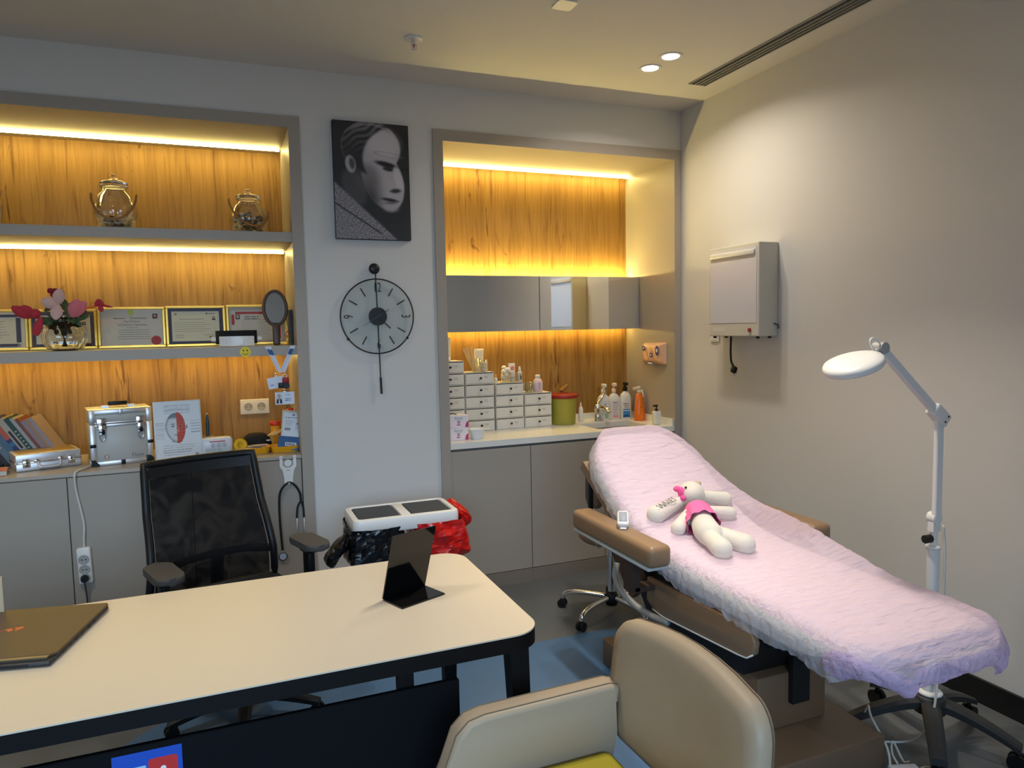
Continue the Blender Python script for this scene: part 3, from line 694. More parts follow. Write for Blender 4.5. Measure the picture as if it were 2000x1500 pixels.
# brown shell behind the back cushion
vs = []
for y in (-1.46, -1.05):
    z = prof_left(y) - .014; nrm = Vector((0, -.63, .78))
    for a in (-.27, .27):
        for h in (-.101, -.15): vs.append((CXc + a, y + nrm.y * h, z + nrm.z * h))
build('back_shell', MB().add(vs, [(0, 1, 3, 2), (4, 6, 7, 5), (0, 4, 5, 1), (2, 3, 7, 6), (0, 2, 6, 4), (1, 5, 7, 3)]), BRN, ec, True)
vs = [(1.56, -1.52, .50), (1.56, -1.42, .41), (1.56, -1.22, .60), (1.56, -1.34, .68)]
build('back_side_plate', MB().add(vs + [(x + .03, y, z) for x, y, z in vs], BOXF), mat('dark_brown', C(84, 58, 44), .5), ec, True)
# armrests
def armrest(xc, y0, y1, z0, z1, s_):
    def zz(y): return .0
    a = build('armrest', MB().rbox((-.05, y0, -.042), (.05, y1, .042), .022, 4, M=T(xc, 0, (z0 + z1) / 2) ), BRN, ec, True)
    build('underplate', MB().rbox((-.046, y0 + .02, -.055), (.046, y1 - .01, -.0425), .004, 2, M=T(xc, 0, (z0 + z1) / 2)), mat('pale_grey_plastic', C(178, 184, 182), .4), a, True)
    build('bracket', MB().box((xc - .02 * 1, -1.62, .52), (xc + .02, -1.56, (z0 + z1) / 2 - .055)).box((min(xc, CXc - s_ * .25), -1.62, .515), (max(xc, CXc - s_ * .25), -1.56, .535)), mat('bracket_dark_brown', C(58, 44, 36), .5), a, True)
armrest(1.462, -1.80, -1.16, .67, .755, 1); armrest(2.208, -1.835, -1.20, .67, .755, -1)
# hand control clipped to the near armrest
hc = thing('hand_control', 'small white hand control clipped to the brown armrest', 'remote', (1.478, -1.50, .7555))
build('grip', MB().rbox((-.024, -.042, .026), (.024, .042, .05), .011, 3, M=T(rx=28, rz=-30)), WHITEP, hc)
build('clip', MB().rbox((-.014, -.03, .0), (.014, -.012, .04), .004, 1, M=T(rz=-30)).rbox((-.014, -.06, .0), (.014, -.012, .008), .003, 1, M=T(rz=-30)), WHITEP, hc)
build('button_pad', MB().rbox((-.016, -.028, .0502), (.016, .028, .052), .001, 1, M=T(rx=28, rz=-30)), mat('button_grey', C(150, 156, 170), .5), hc)
# spiral sleeve hanging below the armrest
pts = catmull([(1.53, -1.36, .55), (1.512, -1.375, .50), (1.515, -1.42, .45), (1.53, -1.50, .415), (1.545, -1.60, .405), (1.56, -1.70, .41)], 14); rr = [.013 + .0022 * (i % 2) for i in range(len(pts))]
single('cable_sleeve', MB().tube(pts, rr, 10), mat('grey_sleeve', C(150, 148, 142), .55), 'grey ribbed cable sleeve hanging beside the exam chair pedestal', 'cable', (1.53, -1.5, .41), world=True)

# ------------------------------------------------------------------ disposable cover
LIL = veil('lilac_nonwoven', C(246, 224, 244), .62, .85, bump=.9, bscale=9, stretch=(1.6, 5.5, 5.5), translucent=.25)
LILF = veil('lilac_gathered', C(216, 194, 232), .80, .8, bump=.9, bscale=30, translucent=.25)
GAU = veil('white_gauze_edge', C(232, 232, 238), .55, .8, bump=.8, bscale=26, translucent=.25)
NU_, NV_ = 64, 210
rnd = random.Random(4)
def cov_z(y, b):
    # b -1 (near side) .. 1 (wall side): the film bridges the bend on the wall side
    z = prof_left(y) + .006
    br = max(0, math.sin(PI * min(1, max(0, (y + 2.25) / 1.05)))) if -2.25 < y < -1.2 else 0
    z += br * (.004 + .036 * smooth01((b + .1) / 1.1) + .028 * smooth01((b - .55) / .45))
    return z
vs = []; fs = []
def cov_pt(b, y):
    w = half_w(y) + .004
    if b > 0: w += .05 * smooth01(1 - abs(y + 1.66) / .42)
    x = CXc + w * b
    edge = max(0, abs(b) - .86) / .14; z = cov_z(y, b) - .030 * edge ** 2.2
    ck_ = .55 + .45 * nz(x * 3, y * 3, 8)
    w1 = nz(x * 4 + y * 2, y * 24 - x * 3, 1.3) * .005 + (1 - abs(nz(x * 7 + y * 3, y * 42 - x * 6, 5)) * 2.2) * .0032 * ck_ + nz(x * 30, y * 70, 2) * .0014
    endd = max(0, (-2.60 - y) / .09); z -= .035 * min(1, endd) ** 2
    endh = max(0, (y + 1.0) / .065); zz = z + w1 - .0 
    return (x, y + (.01 * min(1, endh) ** 2), zz - .03 * min(1, endh) ** 2)
for j in range(NV_):
    y = Y0 + (Y1 - Y0) * j / (NV_ - 1)
    for i in range(NU_): vs.append(cov_pt(-1 + 2 * i / (NU_ - 1), y))
for j in range(NV_ - 1):
    for i in range(NU_ - 1): fs.append((j * NU_ + i, j * NU_ + i + 1, (j + 1) * NU_ + i + 1, (j + 1) * NU_ + i))
# skirt around the rim
loop = [(0, i) for i in range(NU_)] + [(j, NU_ - 1) for j in range(1, NV_)] + [(NV_ - 1, i) for i in range(NU_ - 2, -1, -1)] + [(j, 0) for j in range(NV_ - 2, 0, -1)]
ids = [j * NU_ + i for j, i in loop]; L = len(ids); prev = ids; S = 6
cen = Vector((CXc, 0, 0))
for k in range(1, S + 1):
    cur = []
    for q, (j, i) in enumerate(loop):
        p = Vector(vs[ids[q]]); pa = Vector(vs[ids[q - 1]]); pb = Vector(vs[ids[(q + 1) % L]]); tg = (pb - pa); out = Vector((tg.y, -tg.x, 0))
        if out.length < 1e-6: out = Vector((p.x - CXc, 0, 0))
        out.normalize(); t = k / S
        y = p.y; steep = smooth01((y + 1.62) / .3)
        down = Vector((0, .55 * steep, -1)).normalized()
        depth = (.105 + .02 * nz(q * .07, 2.2)) * (1 - .42 * smooth01((-2.5 - y) / .15))
        if p.x > CXc + .2: depth *= 1 - .8 * smooth01(1 - abs(y + 1.66) / .5)
        ruff = (nz(q * .28, k * .5, 7) * .016 + nz(q * .7, k * .6, 3) * .009) * t
        bul = .016 * math.sin(PI * t * .9) - .022 * t * t
        cur.append(len(vs)); r_ = p + down * depth * t + out * (bul + ruff)
        vs.append(tuple(r_))
    for q in range(L): q2 = (q + 1) % L; fs.append((prev[q2], prev[q], cur[q], cur[q2]))
    prev = cur
mcv = MB(); ntop = (NV_ - 1) * (NU_ - 1)
mcv.use(LIL).add(vs, fs[:ntop], smooth=True)
def _foot(f): x, y, z = vs[f[0]]; return y + .05 * nz(x * 22, z * 30, 4) < -2.52 - .1 * smooth01((.62 - z) / .1)
sk1 = [f for f in fs[ntop:] if _foot(f)]; sk2 = [f for f in fs[ntop:] if not _foot(f)]
nb_ = len(mcv.v)
mcv.use(LILF); 
for f in sk1: mcv.f.append(tuple(f)); mcv.mi.append(mcv.cur); mcv.sm.append(True)
mcv.use(GAU)
for f in sk2: mcv.f.append(tuple(f)); mcv.mi.append(mcv.cur); mcv.sm.append(True)
cv = single('chair_cover', mcv, None, 'crinkled lilac disposable cover stretched over the exam chair', 'cover', (CXc, -1.85, .70), world=True)

# ================================================================== STOOL behind the exam chair
stl = thing('rolling_stool', 'rolling stool with chrome feet and brown backrest behind exam chair', 'stool', (1.90, -.66, 0))
build('hub', MB().lathe([(.032, .055), (.036, .075), (.036, .11), (.02, .13)], 16), BLACKP, stl)
for k in range(5):
    a = R(207 + 72 * k); c, s_ = math.cos(a), math.sin(a); Rr = .30
    pts = catmull([(c * .03, s_ * .03, .098), (c * .14, s_ * .14, .10), (c * .22, s_ * .22, .096), (c * .27, s_ * .27, .08), (c * .285, s_ * .285, .05)], 6)
    lg = build('leg', MB().tube(pts, .014, 10), CHROME, stl)
    m = MB(); px, py = c * .285, s_ * .285
    for d in (-1, 1): m.cyl((px - s_ * d * .005, py + c * d * .005, .024), (px - s_ * d * .02, py + c * d * .02, .024), .024, n=14)
    m.cyl((px, py, .024), (px, py, .055), .011, n=8); build('caster', m, BLACKP, lg)
build('gas_lift', MB().cyl((0, 0, .10), (0, 0, .42), .02, n=14), CHROME, stl)
build('seat', MB().lathe([(.001, .42), (.16, .42), (.175, .435), (.178, .455), (.165, .475), (.001, .48)], 28), BRN, stl)
build('back_stem', MB().tube(catmull([(-.05, -.02, .415), (-.13, -.09, .42), (-.17, -.13, .52), (-.155, -.115, .68)]), .008, 8), CHROME, stl)
bp_ = build('backrest', MB().rbox((-.03, -.13, -.095), (.03, .13, .095), .028, 3, M=T(-.15, -.10, .745, rz=-24)), BRN, stl)
build('shell', MB().rbox((-.042, -.134, -.099), (-.020, .134, .099), .010, 3, M=T(-.15, -.10, .745, rz=-24)), BLACKP, bp_)

# ================================================================== MAGNIFIER LAMP
ml = thing('magnifier_lamp', 'white magnifier floor lamp with five black castor legs', 'floor lamp', (2.375, -2.19, 0))
star_base(ml, .285, .055, .165, 152, mat('lamp_base_black', C(40, 41, 42), .5, bump=.15, bscale=500), tip_z=.085, w0=.032, w1=.026, caster=.03)
build('collar', MB().lathe([(.028, .186), (.042, .186), (.044, .192), (.038, .198), (.024, .20)], 28, caps=False), WHITEP, ml)
GW = mat('lamp_white', C(224, 224, 222), .35)
build('pole', MB().cyl((0, 0, .17), (0, 0, .74), .022, n=20).lathe([(.022, .735), (.026, .737), (.026, .745), (.018, .75)], 20).cyl((0, 0, .74), (0, 0, .84), .013, n=14), GW, ml)
jt = build('lower_joint', MB().box((-.018, -.012, .80), (.018, .012, .86)).cyl((0, -.016, .85), (0, .016, .85), .022, n=20), GW, ml)
build('knob', MB().cyl((-.018, 0, .775), (-.045, 0, .775), .016, n=8), BLACKP, jt)
EL = (.003, -.01, 1.222); HD = (-.295, -.01, 1.478)
build('lower_arm', MB().rbox((-.017, -.018, .845), (.017, .0, 1.215), .003, 1, smooth=False), GW, ml)
d = Vector(HD) - Vector(EL); ang = math.degrees(math.atan2(d.x, d.z))
ua = build('upper_arm', MB().rbox((-.0155, -.011, .02), (.0155, .011, d.length - .01), .003, 1, M=T(*EL, ry=ang), smooth=False), GW, ml)
eb = build('elbow', MB().rbox((-.024, -.02, -.03), (.024, .02, .055), .006, 2, M=T(*EL, ry=ang)), GW, ml)
for dx in (-.012, .012): build('screw', MB().cyl((dx, -.0215, -.012), (dx, -.0195, -.012), .004, n=8, M=T(*EL, ry=ang)), flat(30, 30, 30), eb)
build('head_joint', MB().cyl((HD[0], -.03, HD[2]), (HD[0], .012, HD[2]), .02, n=18).rbox((-.05, -.02, -.016), (.0, .004, .016), .005, 2, M=T(HD[0], 0, HD[2] - .012, ry=-20)), mat('joint_grey', C(168, 168, 168), .4), ml)
Mh = T(-.430, -.02, 1.428, ry=-21, rx=3)
hd = build('lamp_head', MB().lathe([(.072, -.013), (.094, -.015), (.098, -.008), (.097, .003), (.092, .011), (.068, .018), (.0001, .021)], 40, M=Mh, caps=False), GW, ml)
build('lens', MB().lathe([(.0001, -.011), (.072, -.011)], 32, M=Mh, caps=False), mat('diffuser_grey', C(190, 192, 196), .3), hd)
build('handle_loop', MB().tube([(HD[0] - .03 + .03 * math.cos(R(a)), -.02 + .0 * a, HD[2] + .005 + .022 * math.sin(R(a)) - .02 * math.cos(R(a))) for a in range(20, 340, 20)], .0035, 6), GW, hd)
# lamp cable
cb = catmull([(2.402, -2.215, 1.13), (2.405, -2.222, .95), (2.40, -2.22, .86), (2.40, -2.216, .60), (2.403, -2.215, .35), (2.335, -2.24, .20), (2.31, -2.235, .12), (2.27, -2.17, .02), (2.19, -2.10, .006), (2.12, -2.06, .005)], 8)
single('lamp_cable', MB().tube(catmull([(2.384, -2.22, .83), (2.392, -2.221, .75), (2.388, -2.226, .6), (2.384, -2.224, .40), (2.36, -2.232, .27), (2.335, -2.245, .20), (2.31, -2.245, .11), (2.29, -2.20, .03), (2.22, -2.14, .006), (2.15, -2.08, .006)], 8), .0045, 7), mat('cable_white', C(206, 204, 198), .5), 'white power cable running down the magnifier lamp pole', 'cable', (2.384, -2.22, .006), world=True)
# floor cables and power adapter by the pedestal
single('floor_cable', MB().tube(catmull([(2.165, -2.085, .098), (2.135, -2.13, .16), (2.095, -2.18, .15), (2.08, -2.262, .08), (2.06, -2.29, .006), (2.00, -2.33, .006), (1.93, -2.38, .006)], 8), .0045, 7), mat('cable_cream', C(196, 188, 172), .5), 'cream cable looping over the black lamp leg by the pedestal', 'cable', (2.1, -2.2, .006), world=True)
pa = thing('power_adapter', 'white plug adapter on the floor in front of pedestal', 'adapter', (2.105, -2.315, 0), rz=-20)
build('body', MB().rbox((-.05, -.03, 0), (.05, .03, .034), .006, 2), WHITEP, pa)
build('cord', MB().tube(catmull([(.048, .01, .02), (.10, .03, .015), (.15, -.02, .006), (.22, -.09, .006)], 6), .004, 6).tube(catmull([(-.01, .03, .03), (-.02, .05, .06), (-.015, .055, .10), (.02, .05, .03), (.06, .08, .006)], 6), .004, 6), mat('cable_cream', C(196, 188, 172)), pa)
# ================================================================== WASTE BIN
wbn = thing('waste_bin', 'white double waste bin frame with two dark grey flap lids', 'waste bin', (.765, -.595, 0))
BZ = .70
m = MB()
X0, X1, Yb0, Yb1 = -.255, .255, -.15, .15
def rim_ring():
    n = 7; rows = [(.505, .295, .034, BZ - .066), (.51, .30, .036, BZ - .06), (.51, .30, .036, BZ - .012), (.503, .293, .033, BZ - .003), (.490, .280, .030, BZ), (.456, .246, .020, BZ), (.448, .238, .018, BZ - .005), (.446, .236, .018, BZ - .066), (.505, .295, .034, BZ - .066)]
    vs = []; fs = []
    for w, h, r, z in rows: vs += [(x, y, z) for x, y in rrect(w, h, r, n)]
    N = len(vs) // len(rows)
    for k in range(len(rows) - 1):
        for i in range(N): fs.append((k * N + i, k * N + (i + 1) % N, (k + 1) * N + (i + 1) % N, (k + 1) * N + i))
    m.add(vs, fs, smooth=True)
rim_ring()
m.rbox((-.024, Yb0 + .028, BZ - .04), (.024, Yb1 - .028, BZ - .0005), .005, 2)
sharp(build('rim', m, WHITEP, wbn), 40)
LG = mat('lid_grey', C(50, 53, 56), .5)
for xc in (-.125, .125):
    l_ = build('flap_lid', MB().add([(xc - .095, -.118, BZ - .004), (xc + .095, -.118, BZ - .004), (xc + .095, -.085, BZ - .014), (xc - .095, -.085, BZ - .014), (xc + .095, .118, BZ - .004), (xc - .095, .118, BZ - .004), (xc + .095, -.06, BZ - .034), (xc - .095, -.06, BZ - .034)],
        [(0, 1, 2, 3), (3, 2, 6, 7), (7, 6, 4, 5), (0, 3, 7, 5), (1, 4, 6, 2), (0, 5, 4, 1)]), LG, wbn)
m = MB()
for x in (-.235, .235):
    for y in (-.115, .115): m.rbox((x - .012, y - .012, .012), (x + .012, y + .012, BZ - .05), .004, 1)
for y in (-.13, .13): m.rbox((-.24, y - .012, 0), (.24, y + .012, .02), .004, 1)
for x in (-.235, .235): m.rbox((x - .012, -.13, 0), (x + .012, .13, .02), .004, 1)
build('stand', m, WHITEP, wbn)
def bag(xc, yc, w, d, z0, z1, mt, label, seed, lean=0, knot=None):
    t = thing('bin_bag', label, 'bin bag', (wbn.location.x + xc, wbn.location.y + yc, z0))
    vs = []; fs = []; N, Kk = 44, 20; H = z1 - z0
    for k in range(Kk):
        v = k / (Kk - 1); z = v * H
        f = (.25 + .75 * math.sin(min(1, v * 2.3) * PI / 2)) * (1 - .02 * v)
        for i in range(N):
            a = 2 * PI * i / N; ca, sa = math.cos(a), math.sin(a); sq = 1 / max(abs(ca), abs(sa)) ** .72
            r = f * sq * (1 + .10 * nz(ca * 2.2 + seed, sa * 2.2, v * 3) + .05 * nz(ca * 6 + seed, sa * 6, v * 9) + .03 * nz(ca * 14, sa * 14 + seed, v * 14))
            zz = z + .022 * nz(ca * 3 + seed, sa * 3, v * 4) * v * (1 - v) * 4
            vs.append((w / 2 * r * ca + lean * v * (1 - v), d / 2 * r * sa, zz))
    for k in range(Kk - 1):
        for i in range(N): fs.append((k * N + i, k * N + (i + 1) % N, (k + 1) * N + (i + 1) % N, (k + 1) * N + i))
    fs.append(tuple(range(N))[::-1])
    build('bag_body', MB().add(vs, fs, smooth=False), mt, t)
    if knot:
        kx, ky, kz, sx = knot; mm = MB(); vs = []; fs = []; N2 = 18; K2 = 12
        for k in range(K2):
            v = k / (K2 - 1); rr = .012 + .052 * math.sin(PI * v) ** .8 * (1 - .25 * v)
            for i in range(N2):
                a = 2 * PI * i / N2; q = rr * (1 + .28 * nz(math.cos(a) * 2.5 + seed, math.sin(a) * 2.5, v * 5)); vs.append((kx + sx * (.02 + .07 * v) * math.sin(v * 2.2) + q * math.cos(a) * .75, ky + q * math.sin(a), kz - .15 * v))
        for k in range(K2 - 1):
            for i in range(N2): fs.append((k * N2 + i, k * N2 + (i + 1) % N2, (k + 1) * N2 + (i + 1) % N2, (k + 1) * N2 + i))
        fs += [tuple(range(N2))[::-1], tuple(range((K2 - 1) * N2, K2 * N2))]
        build('folded_rim', MB().add(vs, fs, smooth=False), mt, t)
BAGB = mat('black_bag_film', C(13, 13, 17), .22, bump=.5, bscale=40); BAGR = mat('red_bag_film', C(206, 26, 20), .25, bump=.5, bscale=40)
bag(-.14, 0, .265, .34, .39, BZ - .045, BAGB, 'crumpled black bin bag hanging in the left half of the bin', 3.1, -.03, (-.135, -.06, .235, -1))
bag(.145, 0, .265, .34, .40, BZ - .045, BAGR, 'crumpled red bin bag hanging in the right half of the bin', 8.4, .16, (.13, .07, .305, 1))
# ================================================================== SHELF TOP: glass jars
GL = glassy('clear_glass', (.97, .98, .96))
GLR = real_glass('ribbed_glass', (.985, .985, .96))
GLJ = glassy('jar_glass', (.99, .985, .95), .04, .05, .95)
def shell(prof, t=.0035): return prof + [(max(.0005, r - t), z + (t if i == len(prof) - 1 else 0) * -.3) for i, (r, z) in reversed(list(enumerate(prof)))]
ROPE = mat('hemp_rope', C(170, 120, 66), .9, bump=.6, bscale=300)
def glass_jar(x, y, z, h, r, label, seed, pebble, swing):
    t = thing('glass_jar', label, 'jar', (x, y, z), group='lidded glass jars')
    k = h / .27
    pr_ = [(.001, .002), (r * .72, .002), (r * .86, .03 * k), (r, .085 * k), (r * .985, .115 * k), (r * .80, .165 * k), (r * .56, .19 * k), (r * .54, .205 * k), (r * .60, .21 * k)]
    build('glass_body', MB().lathe([(.001, .0015), (r * .70, .0015)] + pr_[1:] + [(a - .0035, b) for a, b in reversed(pr_[2:])] + [(r * .70, .006), (.001, .006)], 60, rib=12, ribd=.03, caps=False), GLJ, t)
    ld = build('lid', MB().lathe([(.001, .212 * k), (r * .56, .2115 * k), (r * .66, .213 * k), (r * .68, .218 * k), (r * .60, .223 * k), (r * .66, .229 * k), (r * .62, .236 * k), (r * .45, .244 * k), (.012, .248 * k), (.001, .248 * k)], 32, caps=False), GLR, t)
    build('knob', MB().ball((0, 0, .262 * k), .017 * k), GLR, ld)
    pts = []
    for i in range(17):
        a = PI * i / 16; pts.append((r * 1.03 * math.cos(a), -r * (.25 + .85 * math.sin(a)), (.175 - .13 * math.sin(a) + swing * math.cos(a)) * k))
    build('rope_handle', MB().tube(pts, .006 * k, 7), ROPE, t)
    rd = random.Random(seed); m = MB()
    for q in range(90):
        a = rd.uniform(0, 2 * PI); rr = r * .78 * math.sqrt(rd.random()); zz = .012 + rd.random() * pebble * k * (1 - .35 * rr / r); g = rd.choice([240, 226, 120, 70, 214, 190] if pebble < .1 else [230, 90, 60, 50, 150, 70]); s_ = rd.uniform(.008, .014)
        m.use(flat(g, g - 4, g - 12)); m.ball((rr * math.cos(a), rr * math.sin(a), zz), (s_, s_ * .8, s_ * .6), 7, 5)
    o = build('pebbles', m, None, t); o['kind'] = 'stuff'
glass_jar(-.478, .15, 2.0995, .275, .098, 'clear ribbed glass jar with pale pebbles and rope handle on top shelf', 1, .07, 0)
glass_jar(.155, .15, 2.0995, .235, .095, 'smaller glass jar full of dark stones at the right shelf end', 2, .13, -.035)
glass_jar(-1.055, .15, 2.0995, .265, .098, 'clear ribbed glass jar cut off by the left picture edge', 3, .06, 0)

# ================================================================== MIDDLE SHELF: framed certificates
S2 = 1.5015
PRINT_Z = .0006
def cert(x0, x1, y, h, label, fn, lean=5):
    w = x1 - x0; t = thing('framed_certificate', label, 'certificate', ((x0 + x1) / 2, y, S2), rx=-lean, group='framed certificates on the middle shelf')
    m = MB(); b = .014
    for a, c in (((-w / 2, -.008, 0), (w / 2, .010, b)), ((-w / 2, -.008, h - b), (w / 2, .010, h)), ((-w / 2, -.008, b), (-w / 2 + b, .010, h - b)), ((w / 2 - b, -.008, b), (w / 2, .010, h - b))): m.rbox(a, c, .003, 1, smooth=False)
    build('frame', m, GOLD, t)
    M = frame_m((0, 0, h / 2), (1, 0, 0), (0, -1, 0)); m = MB(); iw, ih = w - 2 * b, h - 2 * b
    m.use(PAPER).box((-iw / 2, -ih / 2, -.003), (iw / 2, ih / 2, 0), M); fn(m, M, iw, ih); build('sheet', m, None, t)
    m = MB().box((-iw / 2, -ih / 2, .002), (iw / 2, ih / 2, .0025), M); build('glass_pane', m, glassy('picture_glass', (1, 1, 1), .02, .04, .5), t)
CRM = flat(226, 218, 190); NAVY = flat(40, 44, 74); PURP = flat(74, 66, 86)
def c_purple(m, M, w, h, logo_x):
    m.rect(-w / 2, -h / 2, w, h, PRINT_Z, M, PURP); m.rect(-w / 2 + .018, -h / 2 + .018, w - .036, h - .036, PRINT_Z * 2, M, CRM)
    m.disc(w / 2 - .085, h / 2 - .035, .004, .004, PRINT_Z * 3, M, GREYINK); m.rect(w / 2 - .078, h / 2 - .037, .035, .004, PRINT_Z * 3, M, GREYINK)
    m.rect(w / 2 - .056, h / 2 - .072, .017, .016, PRINT_Z * 3, M, flat(210, 170, 140)); m.disc(w / 2 - .0475, h / 2 - .062, .008, .008, PRINT_Z * 4, M, flat(50, 34, 30)); m.disc(w / 2 - .0475, h / 2 - .063, .004, .005, PRINT_Z * 5, M, flat(214, 172, 146)); m.rect(w / 2 - .056, h / 2 - .0725, .017, .006, PRINT_Z * 5, M, flat(40, 34, 40))
    m.lines(-w / 2 + .04, h / 2 - .08, w * .50, 4, .014, .002, PRINT_Z * 3, M, GREYINK, seed=3); m.lines(w / 2 - .08, h / 2 - .085, .05, 4, .012, .002, PRINT_Z * 3, M, GREYINK, seed=5)
def c_edge(m, M, w, h):
    m.rect(-w / 2, -h / 2, w, h, PRINT_Z, M, CRM); m.rect(w / 2 - .04, -h / 2 + .03, .022, h - .06, PRINT_Z * 2, M, PURP); m.rect(-w / 2, -h / 2 + .008, w - .03, .016, PRINT_Z * 2, M, PURP); m.rect(-w / 2, h / 2 - .026, w - .03, .014, PRINT_Z * 2, M, PURP)
    m.lines(-w / 2 + .03, h / 2 - .05, w * .6, 7, .014, .002, PRINT_Z * 3, M, GREYINK, seed=9); m.disc(w / 2 - .028, -h / 2 + .016, .008, .007, PRINT_Z * 3, M, flat(170, 140, 120))
def c_diploma(m, M, w, h):
    m.rect(-w / 2, -h / 2, w, h, PRINT_Z, M, flat(206, 204, 194)); m.poly([(-.02, h / 2), (-.018, h / 2 - .028), (-.005, h / 2 - .036), (.008, h / 2 - .028), (.010, h / 2)], PRINT_Z * 2, M, flat(196, 206, 90))
    m.text('Üniversitesi', .032, h / 2 - .048, .020, PRINT_Z * 2, M, INK, sx=.9); m.text('Tıp Fakültesi', .0, h / 2 - .066, .016, PRINT_Z * 2, M, INK); m.text('Tıp Doktoru Diploması', .0, h / 2 - .085, .0175, PRINT_Z * 2, M, INK, sx=.9); m.lines(-.09, h / 2 - .051, .06, 1, .01, .004, PRINT_Z * 2, M, INK, seed=2)
    m.lines(-.085, h / 2 - .115, .19, 5, .0125, .0028, PRINT_Z * 2, M, GREYINK, seed=4, center=True); m.lines(-.03, h / 2 - .102, .06, 1, .01, .0025, PRINT_Z * 2, M, GREYINK, seed=6, center=True)
    m.disc(w / 2 - .035, -h / 2 + .026, .026, .026, PRINT_Z * 3, M, flat(176, 34, 30), 32); m.rect(w / 2 - .05, h / 2 - .052, .026, .028, PRINT_Z * 2, M, flat(70, 44, 42)); m.disc(w / 2 - .038, h / 2 - .036, .005, .006, PRINT_Z * 3, M, flat(214, 176, 160)); m.disc(w / 2 - .029, h / 2 - .044, .006, .005, PRINT_Z * 3, M, flat(150, 70, 66))
def c_navy(m, M, w, h):
    m.rect(-w / 2, -h / 2, w, h, PRINT_Z, M, NAVY); m.rect(-w / 2 + .016, -h / 2 + .017, w - .036, h - .034, PRINT_Z * 2, M, flat(226, 222, 196))
    m.disc(-w / 2 + .037, h / 2 - .032, .008, .007, PRINT_Z * 3, M, flat(196, 150, 130)); m.disc(w / 2 - .085, h / 2 - .03, .006, .005, PRINT_Z * 3, M, GREYINK); m.rect(w / 2 - .077, h / 2 - .032, .036, .004, PRINT_Z * 3, M, GREYINK)
    m.rect(w / 2 - .058, h / 2 - .068, .018, .018, PRINT_Z * 3, M, flat(205, 196, 180)); m.disc(w / 2 - .049, h / 2 - .056, .007, .009, PRINT_Z * 4, M, flat(40, 28, 26)); m.disc(w / 2 - .049, h / 2 - .056, .004, .005, PRINT_Z * 5, M, flat(214, 172, 146)); m.rect(w / 2 - .058, h / 2 - .068, .018, .007, PRINT_Z * 5, M, flat(36, 30, 34))
    m.lines(-.085, h / 2 - .063, .145, 1, .01, .003, PRINT_Z * 3, M, GREYINK, seed=12); m.lines(-.115, h / 2 - .082, .20, 5, .0125, .0017, PRINT_Z * 3, M, GREYINK, seed=13); m.lines(-.11, -h / 2 + .05, .055, 2, .012, .0022, PRINT_Z * 3, M, INK, seed=14); m.lines(.04, -h / 2 + .05, .055, 1, .012, .0018, PRINT_Z * 3, M, GREYINK, seed=15); m.disc(.075, -h / 2 + .038, .010, .005, PRINT_Z * 3, M, GREYINK)
def c_red(m, M, w, h):
    RD = flat(196, 50, 44); m.rect(-w / 2, -h / 2, w, h, PRINT_Z, M, flat(196, 186, 172)); m.rect(-w / 2 + .012, -h / 2 + .012, w - .03, h - .03, PRINT_Z * 2, M, flat(222, 214, 202))
    m.rect(-w / 2 + .035, h / 2 - .04, w - .05, .014, PRINT_Z * 3, M, RD); m.poly(rrect(.016, .062, .007, 4, -w / 2 + .022, h / 2 - .072), PRINT_Z * 3, M, RD); m.rect(w / 2 - .04, -h / 2 + .02, .016, h * .5, PRINT_Z * 3, M, RD); m.rect(-w / 2 + .08, -h / 2 + .008, .08, .014, PRINT_Z * 3, M, RD)
    m.rect(-w / 2 + .036, h / 2 - .070, .024, .028, PRINT_Z * 3, M, flat(90, 84, 80)); m.disc(-w / 2 + .048, h / 2 - .054, .007, .009, PRINT_Z * 4, M, flat(200, 176, 164)); m.lines(-w / 2 + .085, h / 2 - .058, .10, 2, .012, .006, PRINT_Z * 3, M, GREYINK, seed=21); m.lines(-w / 2 + .07, h / 2 - .075, .17, 8, .012, .0016, PRINT_Z * 3, M, GREYINK, seed=22)
def xat(px, y):  # shelf x for a measured image column at depth y
    return px
cert(-1.235, -.960, .475, .218, 'gold framed certificate with grey stripes at the left edge', c_edge)
cert(-.957, -.640, .475, .218, 'gold framed certificate with purple border behind the flower vase', lambda m, M, w, h: c_purple(m, M, w, h, 0))
cert(-.637, -.303, .475, .228, 'gold framed diploma with red seal and green ribbon', c_diploma)
cert(-.300, .013, .475, .232, 'gold framed certificate with navy blue border', c_navy)
cert(.018, .355, .475, .236, 'gold framed certificate with red bars behind the hand mirror', c_red)
